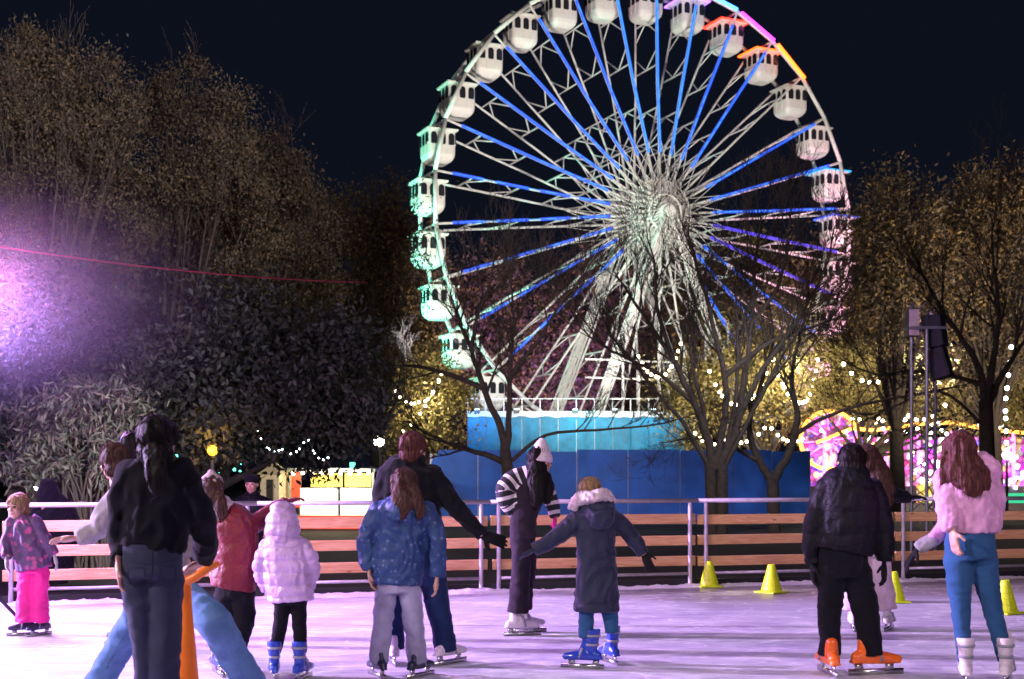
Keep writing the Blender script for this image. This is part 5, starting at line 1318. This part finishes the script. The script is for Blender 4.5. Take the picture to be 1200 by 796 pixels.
def ride():
    Y = 66.0; u = Y / F; cx = P(1050, 0, Y).x; r = empty('fairground_ride', (cx, Y, 0))
    tag(r, 'fairground ride covered in pink and violet lamps with an orange lit canopy edge', 'ride')
    X = lambda px: (px - 600) * u - cx; Z = lambda py: EYE - (py - 552) * u
    PINKS = lightfield('pink_and_violet_lamps', [(1, .05, .6), (.7, .06, 1), (1, .35, .85), (.16, .08, 1), (1, .02, .35), (1, .7, .9), (.5, .03, .8), (1, .55, .2), (1, .1, .5), (1, .9, .75)], 3.4, 4.2)
    ORG = glow('orange_tube_light', (1.0, .33, .04), 4.5); PK = glow('pink_tube_light', (1, .12, .75), 4.5); WH = glow('white_tube', (1, .85, .7), 5)
    DARK = mat('ride_frame', (.05, .03, .06), .5)
    # round backboard
    q = MB(); n = 36; rr = 34 * u; c = (X(972), Z(516)); vs = [(c[0] + rr * math.cos(2 * math.pi * k / n), y, c[1] + rr * math.sin(2 * math.pi * k / n)) for y in (0, .25) for k in range(n)]
    q.add(vs, [tuple(range(n)), tuple(range(n, 2 * n))[::-1]] + [(k, n + k, n + (k + 1) % n, (k + 1) % n) for k in range(n)]); q.build('round_backboard', PINKS, r)
    q = MB(); q.tube([(c[0] + rr * math.cos(a), -.05, c[1] + rr * math.sin(a)) for a in [2 * math.pi * k / 40 for k in range(41)]], .10, 6); q.build('round_edge_light', ORG, r)
    q = MB()
    for k in range(12):
        a = 2 * math.pi * k / 12 + .1; q.bar((c[0] + .2 * math.cos(a), -.1, c[1] + .2 * math.sin(a)), (c[0] + rr * .9 * math.cos(a), -.1, c[1] + rr * .9 * math.sin(a)), .07)
    q.build('star_lights', PK, r)
    # canopy: long stepped roof with lit edge
    pts = [(945, 520), (985, 504), (1010, 506), (1060, 499), (1100, 497), (1140, 505), (1215, 512)]
    for (a, b) in zip(pts[:-1], pts[1:]):
        MB().bar((X(a[0]), -2.2, Z(a[1])), (X(b[0]), -2.2, Z(b[1])), .16).build('edge_light', ORG, r)
        MB().add([(X(a[0]), -2.2, Z(a[1])), (X(b[0]), -2.2, Z(b[1])), (X(b[0]), 2.2, Z(b[1]) + .5), (X(a[0]), 2.2, Z(a[1]) + .5)], [(0, 1, 2, 3)]).build('canopy', DARK, r)
    q = MB().box((X(1085), 1.0, (Z(512) + 0) / 2), (X(1215) - X(955), .3, Z(512))); q.build('back_wall', PINKS, r)
    q = MB()
    for px in (955, 990, 1025, 1062, 1098, 1135, 1170, 1205):
        q.tube([(X(px), -2.0, 0), (X(px), -2.0, Z(507))], .09, 8)
    q.build('post', PK, r)
    MB().box((X(1085), -.6, .35), (X(1215) - X(950), 3.6, .7)).build('floor', DARK, r)
    YB = lightfield('yellow_and_white_lamps', [(1, .65, .08), (1, .9, .6), (1, .3, .05), (1, .8, .3)], 3.0, 3.5)
    for px, w, h0, h1 in ((975, 14, 535, 575), (1070, 26, 565, 600), (1196, 34, 540, 575)):
        MB().box((X(px), -2.6, (Z(h0) + Z(h1)) / 2), (w * u, .5, Z(h0) - Z(h1))).build('ticket_panel', YB, r)
    MB().box((X(1180), -2.9, Z(583)), (60 * u, .3, 12 * u)).build('green_counter', glow('green_counter_light', (.02, .55, .25), 1.0), r)
    MB().box((X(1082), -2.9, Z(592)), (22 * u, .3, 22 * u)).build('green_counter', glow('green_counter_light', (.02, .45, .15), .6), r)
    for k in range(90):
        px = 950 + R.random() * 255; py = 490 + R.random() * 98
        o = link('lamp', bulb_mesh(BULB_W if k % 3 else BULB_C, .09), None, r, loc=(X(px), -2.3 - R.random() * .3, Z(py)))
    return Y
ride()

# market stall on the left
def stall():
    Y = 34.0; u = Y / F; cx = P(393, 0, Y).x; r = empty('market_stall', (cx, Y, 0)); X = lambda px: (px - 600) * u - cx; Z = lambda py: EYE - (py - 552) * u
    tag(r, 'brightly lit food stall with white counter front and red base behind the barrier', 'stall')
    WHT = mat('white_stall_panel', (.8, .78, .7), .5, var=.05, emit=(1.0, .90, .66), estr=.95); YEL = mat('yellow_sign_panel', (.8, .6, .08), .5, emit=(1.0, .78, .16), estr=.9)  # counter panels given a glow in place of the stall's light on them
    RED = mat('red_stall_base', (.6, .07, .04), .5, var=.2, scale=3, emit=(1, .12, .05), estr=.35); ST = mat('stall_steel', (.5, .55, .5), .4, .5)  # red base also glows a little in place of light on it
    D = 1.6
    for a, b in ((352, 396), (399, 436)):
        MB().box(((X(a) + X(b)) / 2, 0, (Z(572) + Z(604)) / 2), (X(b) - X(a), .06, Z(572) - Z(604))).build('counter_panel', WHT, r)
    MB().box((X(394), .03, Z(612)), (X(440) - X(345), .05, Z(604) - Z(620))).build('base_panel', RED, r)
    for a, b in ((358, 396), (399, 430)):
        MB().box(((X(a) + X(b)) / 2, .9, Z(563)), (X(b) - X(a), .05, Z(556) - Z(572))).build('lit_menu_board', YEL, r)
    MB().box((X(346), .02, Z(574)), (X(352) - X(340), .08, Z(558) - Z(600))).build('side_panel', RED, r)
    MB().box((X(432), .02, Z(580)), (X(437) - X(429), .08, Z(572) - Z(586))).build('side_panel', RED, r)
    q = MB()
    for px in (340, 437):
        for y in (0, D): q.bar((X(px), y, 0), (X(px), y, Z(552)), .07)
    q.build('frame', ST, r)
    MB().box((X(389), D / 2, Z(551)), (X(440) - X(337), D + .3, .09)).build('roof', ST, r)
    for k in range(9):
        link('lamp', bulb_mesh(BULB_W, .05), None, r, loc=(X(345 + k * 11), -.16, Z(553)))
    MB().box((X(412), .2, Z(546)), (.12, .12, .18)).build('green_beacon', glow('green_beacon_light', (.05, 1.0, .35), 4), r)
stall()
def beige_stall():
    Y = 33.0; u = Y / F; r = empty('tent', (P(316, 0, Y).x, Y, 0)); tag(r, 'small beige lit tent right of the man in the dark cap', 'tent')
    B = mat('beige_canvas', (.5, .42, .27), .8, emit=(1.0, .75, .4), estr=.10)  # faint glow put into the canvas for the light on it
    z = lambda py: EYE - (py - 552) * u; w = 11 * u
    MB().add([(-w, 0, 0), (w, 0, 0), (w, 1.5, 0), (-w, 1.5, 0), (-w, 0, z(556)), (w, 0, z(556)), (w, 1.5, z(556)), (-w, 1.5, z(556))], [(0, 1, 5, 4), (1, 2, 6, 5), (2, 3, 7, 6), (3, 0, 4, 7)]).build('walls', B, r)
    h = w + .08; MB().add([(-h, -.08, z(556)), (h, -.08, z(556)), (h, 1.58, z(556)), (-h, 1.58, z(556)), (0, .75, z(541))], [(0, 1, 4), (1, 2, 4), (2, 3, 4), (3, 0, 4)]).build('roof', B, r)
    MB().box((0, -.02, z(580)), (w * .7, .02, z(562) - z(598))).build('opening', mat('dark_opening', (.03, .025, .02), .8), r)
beige_stall()

# amber street lamp behind the evergreen
def park_lamp(px, py, Y, m, label, rb, group='park lamps'):
    p = P(px, py, Y); r = empty('park_lamp', (p.x, p.y, -.1)); tag(r, label, 'lamp', group)
    MB().tube([(0, 0, 0), (0, 0, 1.0), (0, 0, p.z - rb * .4)], [.06, .045, .035], 8).build('pole', RUBBER, r)
    MB().ball((0, 0, p.z + .1 + rb * .3), rb, 14, 10).build('globe', m, r, smooth=True)
    MB().lathe((0, 0, p.z + .1 + rb * 1.25), [(rb * .7, 0), (rb * .2, rb * .25), (.01, rb * .4)], 14).build('cap', RUBBER, r)
    return p
park_lamp(249, 530, 23.0, glow('amber_globe', (1.0, .46, .035), 1.9), 'glowing amber lamp on a pole behind the evergreen, above the knit hat', .10)
park_lamp(444, 519, 40.0, glow('white_globe', (.95, 1.0, .80), 14), 'white glowing globe lamp left of the man in the black jacket', .17)
park_lamp(45, 572, 30.0, glow('cool_globe', (.85, .85, 1.0), 10), 'small white lamp behind the barrier above the pink trousered child', .10)
park_lamp(1180, 535, 45.0, glow('white_globe_two', (1.0, .95, .85), 10), 'white globe lamp beside the stout dark trunk at the right', .16)

# loudspeaker mast
def mast():
    Y = 24.0; u = Y / F; p = P(1083, 0, Y); r = empty('speaker_mast', (p.x, Y, -.1)); tag(r, 'slim three legged truss mast behind the barrier carrying loudspeakers', 'mast')
    X = lambda px: (px - 1083) * u; Z = lambda py: EYE - (py - 552) * u + .1
    TR = mat('truss_aluminium', (.30, .30, .36), .4, .6)
    legs = [(1068, 0), (1081, -.25), (1098, .1)]
    for px, y in legs: MB().tube([(X(px), y, 0), (X(px), y, Z(386))], .035, 8).build('leg', TR, r)
    q = MB()
    for i in range(17):
        z0 = .3 + i * .26; z1 = z0 + .26
        for (a, b) in ((0, 1), (1, 2), (2, 0)):
            A, B = legs[a], legs[b]
            if i % 2: A, B = B, A
            q.bar((X(A[0]), A[1], z0), (X(B[0]), B[1], z1), .016)
    q.build('lattice', TR, r)
    MB().box((X(1083), -.05, Z(386)), (X(1104) - X(1062), .5, .05)).build('top_plate', TR, r)
    # loudspeakers hung from it
    def spk(px, py, w, h, yaw, pitch, label, pale):
        c = P(px, py, Y, -.15); e = empty('loudspeaker', (c.x, c.y, c.z)); e.rotation_euler = (math.radians(pitch), 0, math.radians(yaw)); tag(e, label, 'loudspeaker', 'loudspeakers on the mast')
        W_, H_ = w * u, h * u; D_ = .34
        o = MB().add([(-W_ / 2, 0, -H_ / 2), (W_ / 2, 0, -H_ / 2), (W_ * .35, D_, -H_ / 2), (-W_ * .35, D_, -H_ / 2), (-W_ / 2, 0, H_ / 2), (W_ / 2, 0, H_ / 2), (W_ * .35, D_, H_ / 2), (-W_ * .35, D_, H_ / 2)],
                     [(3, 2, 1, 0), (4, 5, 6, 7), (0, 1, 5, 4), (1, 2, 6, 5), (2, 3, 7, 6), (3, 0, 4, 7)]).build('cabinet', mat('speaker_cabinet', (.02, .02, .035) if not pale else (.06, .05, .06), .5), e)
        bv = o.modifiers.new('b', 'BEVEL'); bv.width = .015; bv.segments = 2
        MB().box((0, -.012, 0), (W_ * .9, .015, H_ * .94)).build('grille', mat('speaker_grille', (.85, .66, .74), .6) if pale else mat('dark_grille', (.03, .03, .05), .6), e)
        MB().bar((0, D_ * .5, H_ / 2), (0, D_ * .5, H_ / 2 + .09), .05).build('bracket', TR, e)
    spk(1068, 379, 13, 32, 0, 0, 'small loudspeaker with a pale pinkish front on the left of the mast', True)
    spk(1102, 388, 24, 38, 55, -8, 'upper dark loudspeaker box on the right of the mast', False)
    spk(1107, 424, 22, 36, 55, -16, 'lower dark loudspeaker box on the right of the mast', False)
mast()

# cable across the left trees, the pink light on it put into its colour
def cable():
    Y = 20.0; V = []
    a, b = P(-40, 283, Y), P(430, 331, Y + 6)
    for k in range(25):
        t = k / 24; p = a.lerp(b, t); p.z -= .25 * 4 * t * (1 - t) * .5; V.append(p)
    m = mat('pink_lit_cable', (.28, .02, .05), .6)
    o = MB().tube(V, .013, 6).build('overhead_cable', m, None, V[0], True, V[0]); tag(o, 'thin overhead cable lit pink running from the left edge past the trees', 'cable')
cable()

# stage lamps at the left edge that wash the rink in pink and violet
def stage():
    Y = 12.4; p = P(-42, 0, Y); r = empty('lighting_stand', (p.x, Y, 0)); tag(r, 'lighting stand with two glowing stage lamps at the left edge', 'lighting stand')
    MB().tube([(0, 0, 0), (0, 0, 3.6)], .03, 10).build('pole', RUBBER, r)
    for k in range(3):
        a = 2 * math.pi * k / 3 + .5; MB().tube([(0, 0, .6), (.5 * math.cos(a), .5 * math.sin(a), .02)], .018, 6).build('leg', RUBBER, r)
    out = []
    for py, col, nm in ((322, (1, .42, .78), 'pink'), (392, (.50, .12, 1), 'violet')):
        c = P(-32, py, Y); l = Vector((c.x - p.x, 0, c.z))
        d = Vector((.72, -.62, -.30)).normalized(); M = d.to_track_quat('Z', 'Y').to_matrix()
        q = MB().lathe((0, 0, 0), [(.07, -.32), (.11, -.30), (.12, -.05), (.135, 0)], 18); q.v = [tuple(M @ Vector(v) + l) for v in q.v]
        o = q.build('lamp_head', RUBBER, r, smooth=True)
        g = MB().lathe((0, 0, 0), [(.122, .001), (.10, .014), (.05, .022), (.005, .024)], 18); g.v = [tuple(M @ Vector(v) + l) for v in g.v]
        g.build('lens', glow(nm + '_stage_lens', col, 2.2), o)
        out.append(Vector((c.x, Y, c.z)) + d * .1)
        MB().bar((0, 0, c.z), l, .04).build('yoke', RUBBER, r)
    return out
STAGE = stage()
def glow_smoke():  # volume added and shaped to carry the flare glow at the left
    m = bpy.data.materials.new('lamp_glow_smoke'); m.use_nodes = True; nt = m.node_tree; N, L = nt.nodes, nt.links
    N.remove(N['Principled BSDF']); v = N.new('ShaderNodeVolumePrincipled'); v.inputs['Color'].default_value = (.9, .9, .92, 1); v.inputs['Anisotropy'].default_value = .2
    tc = N.new('ShaderNodeTexCoord'); mp = N.new('ShaderNodeMapping'); mp.inputs['Scale'].default_value = (1 / 2.9, 1 / 2.4, 1 / 1.6); L.new(tc.outputs['Object'], mp.inputs['Vector'])
    g = N.new('ShaderNodeTexGradient'); g.gradient_type = 'SPHERICAL'; L.new(mp.outputs['Vector'], g.inputs['Vector'])
    mu = N.new('ShaderNodeMath'); mu.operation = 'MULTIPLY'; mu.inputs[1].default_value = .045; pw = N.new('ShaderNodeMath'); pw.operation = 'POWER'; pw.inputs[1].default_value = 2.2; L.new(g.outputs['Fac'], pw.inputs[0]); L.new(pw.outputs[0], mu.inputs[0]); L.new(mu.outputs[0], v.inputs['Density'])
    L.new(v.outputs['Volume'], N['Material Output'].inputs['Volume'])
    p = P(-20, 350, 13.0)
    o = MB().ball((0, 0, 0), (2.9, 2.4, 1.6), 32, 20).build('glow_smoke', m, None, (0, 0, 0), True, p); tag(o, kind='stuff')
glow_smoke()
# ------------------------------------------------------------------ light, sky, camera
def lamp(kind, name, loc, energy, col, target=None, size=.3, angle=None, blend=.5):
    l = bpy.data.lights.new(name, kind); l.energy = energy; l.color = col
    if kind == 'SPOT': l.spot_size = math.radians(angle or 60); l.spot_blend = blend; l.shadow_soft_size = size
    elif kind == 'POINT': l.shadow_soft_size = size
    elif kind == 'AREA': l.shape = 'DISK'; l.size = size
    o = bpy.data.objects.new(name, l); COL.objects.link(o); o.location = loc
    if target is not None: o.rotation_euler = (Vector(target) - Vector(loc)).to_track_quat('-Z', 'Y').to_euler()
    return o
# rink
lamp('SPOT', 'stage_lamp_pink', STAGE[0], 170, (1.0, .50, .90), (2, 10, 0), .14, 130, .6)
lamp('SPOT', 'added_far_key', (-21, 12.9, 5.4), 54000, (.72, .48, 1.0), (1, 10.3, 0), .12, 42, .6)  # added out of view, spreads the violet light evenly over the rink
lamp('POINT', 'stage_fill', STAGE[0] + Vector((-.1, .5, .1)), 480, (1.0, .26, .66), size=.2)  # points added behind the stage lamps to tint trees and haze
lamp('POINT', 'stage_fill', STAGE[1] + Vector((-.1, .5, .1)), 800, (.36, .22, 1.0), size=.2)
lamp('SPOT', 'stage_lamp_violet', STAGE[1], 340, (.55, .30, 1.0), (3, 9.5, 0), .14, 130, .6)
lamp('SPOT', 'rink_flood', (-9, 3, 6.0), 2500, (1.0, .80, .88), (1, 13, .3), .25, 80, .6)
lamp('SPOT', 'rink_flood', (-1.5, 14.5, 8.5), 220, (.60, .40, 1.0), (-1, 9.5, 0), .3, 100, .7)
lamp('SPOT', 'rink_flood', (5.5, 15.5, 8.5), 560, (.62, .38, 1.0), (4, 10, 0), .3, 100, .7)
lamp('SPOT', 'rink_flood', (7, 1, 6.5), 520, (.86, .60, 1.0), (1, 13, 0), .25, 85, .6)
lamp('SPOT', 'rink_flood', (3, -2, 5.5), 1250, (1.0, .84, .76), (1.5, 15.2, .4), .25, 55, .6)  # added behind the camera to lift the barrier planks
# trees: fill spots added to brighten the foliage
lamp('SPOT', 'tree_fill', (-19, 17, 5.0), 9500, (1.0, .88, .84), (-9, 31, 8.5), .4, 75, .8)
lamp('SPOT', 'tree_fill', (5, 12, 9.0), 15000, (1.0, .88, .84), (-8.5, 32, 12), .4, 40, .9)
lamp('SPOT', 'shrub_fill', (-4.2, 16.3, .25), 1100, (.95, .92, 1.0), (-6.7, 19.4, 1.9), .08, 75, .7)  # invented uplight that brightens the shrub
lamp('SPOT', 'tree_fill', (19, 41, 4), 8500, (1.0, .82, .66), (20, 51, 9), .4, 110, .8)
lamp('SPOT', 'tree_fill', (-6, 96, 6), 16000, (1.0, .78, .62), (-4, 116, 13), .5, 90, .8)
lamp('SPOT', 'tree_fill', (22, 98, 6), 14000, (1.0, .78, .62), (24, 116, 13), .5, 90, .8)
lamp('SPOT', 'tree_fill', (-13, 17.5, 2.0), 1500, (.50, .45, 1.0), (-6, 26, 4), .3, 110, .8)
lamp('SPOT', 'tree_fill', (-.5, 17.2, 2.6), 420, (.90, .78, .92), (-5, 26, 4), .5, 120, .9)
lamp('SPOT', 'tree_fill', (0, 21, 3), 1300, (.9, .75, .8), (4, 32, 4), .4, 80, .8)
# wheel
for sx in (-1, 1):
    lamp('SPOT', 'wheel_flood', (HUB.x + sx * 9 + 2, 58, 6.0), 27000, (1.0, .93, .84), (HUB.x + sx * 3, WY, HZ), .5, 75, .7)
lamp('SPOT', 'wheel_flood', (HUB.x - 3, 79, 5.9), 2600, (1.0, .96, .9), (HUB.x - 1, 89, 15), .3, 75, .8)  # extra spot added to brighten the support legs
lamp('SPOT', 'wheel_flood_left', (HUB.x - 24, 78, 6.0), 24000, (.22, 1.0, .70), (HUB.x - 14, WY - 6, HZ - 4), .5, 74, .8)
lamp('SPOT', 'wheel_flood_right', (HUB.x + 17, 82, 5.0), 26000, (1.0, .40, .66), (HUB.x + 14, WY + 6, HZ - 5), .5, 60, .8)
lamp('SPOT', 'wheel_flood_back', (5, 100, 6.0), 26000, (.55, .20, 1.0), (2, 116, 14), .5, 75, .8)
lamp('POINT', 'deck_lamp', (PX0 + .5, PY - 1.6, PZ + .3), 200, (.02, .28, 1.0), size=.2)
lamp('POINT', 'deck_lamp', ((PX0 + PX1) / 2, PY - 1.8, PZ + .4), 130, (.04, .8, .80), size=.2)
lamp('POINT', 'deck_lamp', (PX1 - 1.0, PY - 1.8, PZ + .4), 90, (.04, .6, .95), size=.2)
lamp('SPOT', 'hoarding_fill', (-2.5, 30, 5.0), 760, (.80, .84, 1.0), (1, 38, 1.0), .3, 95, .7)  # added spots standing in for rink light on the hoarding
lamp('SPOT', 'hoarding_fill', (6, 29, 5.0), 460, (.84, .86, 1.0), (6, 38, 1.0), .3, 95, .7)
# glow of the fair on the golden trees
for px, py, Y, e in ((880, 470, 62, 1000), (930, 430, 63, 1000), (820, 490, 62, 650), (500, 470, 59, 750), (1050, 470, 58, 700), (1150, 470, 56, 700)):
    lamp('POINT', 'fair_lamp', P(px, py, Y), e, (1.0, .84, .58), size=.3)
p = P(249, 526, 23); lamp('POINT', 'amber_lamp', (p.x, p.y - .25, p.z + .05), 25, (1, .5, .08), size=.1)
lamp('POINT', 'stall_lamp', P(393, 560, 33), 120, (1, .85, .55), size=.2)

w = bpy.data.worlds.new('World'); S.world = w; w.use_nodes = True
nt = w.node_tree; bg = nt.nodes['Background']; sk = nt.nodes.new('ShaderNodeTexSky'); sk.sky_type = 'NISHITA'; sk.sun_disc = False
sk.sun_elevation = math.radians(-4.0); sk.sun_rotation = math.radians(200); sk.ozone_density = 3.0
mx = nt.nodes.new('ShaderNodeMix'); mx.data_type = 'RGBA'; mx.inputs['Factor'].default_value = .75
nt.links.new(sk.outputs['Color'], mx.inputs['A']); mx.inputs['B'].default_value = (.034, .048, .100, 1)
nt.links.new(mx.outputs['Result'], bg.inputs['Color']); bg.inputs['Strength'].default_value = .11

cam = bpy.data.cameras.new('camera'); co = bpy.data.objects.new('camera', cam); COL.objects.link(co)
cam.sensor_width = 36; cam.lens = 36 * F / 1200; cam.shift_y = 154 / 1200; cam.clip_end = 3000; cam.clip_start = .1
co.location = (0, 0, EYE); co.rotation_euler = (math.pi / 2, 0, 0)
cam.dof.use_dof = True; cam.dof.focus_distance = 12.0; cam.dof.aperture_fstop = 3.8
S.camera = co
S.view_settings.view_transform = 'Standard'; S.view_settings.look = 'None'; S.view_settings.gamma = 1; S.view_settings.use_curve_mapping = False
S.view_settings.exposure = .42
S.render.engine = 'CYCLES'
S.cycles.use_denoising = True; S.cycles.use_light_tree = True; S.cycles.max_bounces = 5; S.cycles.diffuse_bounces = 2; S.cycles.glossy_bounces = 3; S.cycles.transparent_max_bounces = 6
S.cycles.sample_clamp_indirect = 4; S.cycles.sample_clamp_direct = 0; S.cycles.caustics_reflective = False; S.cycles.caustics_refractive = False
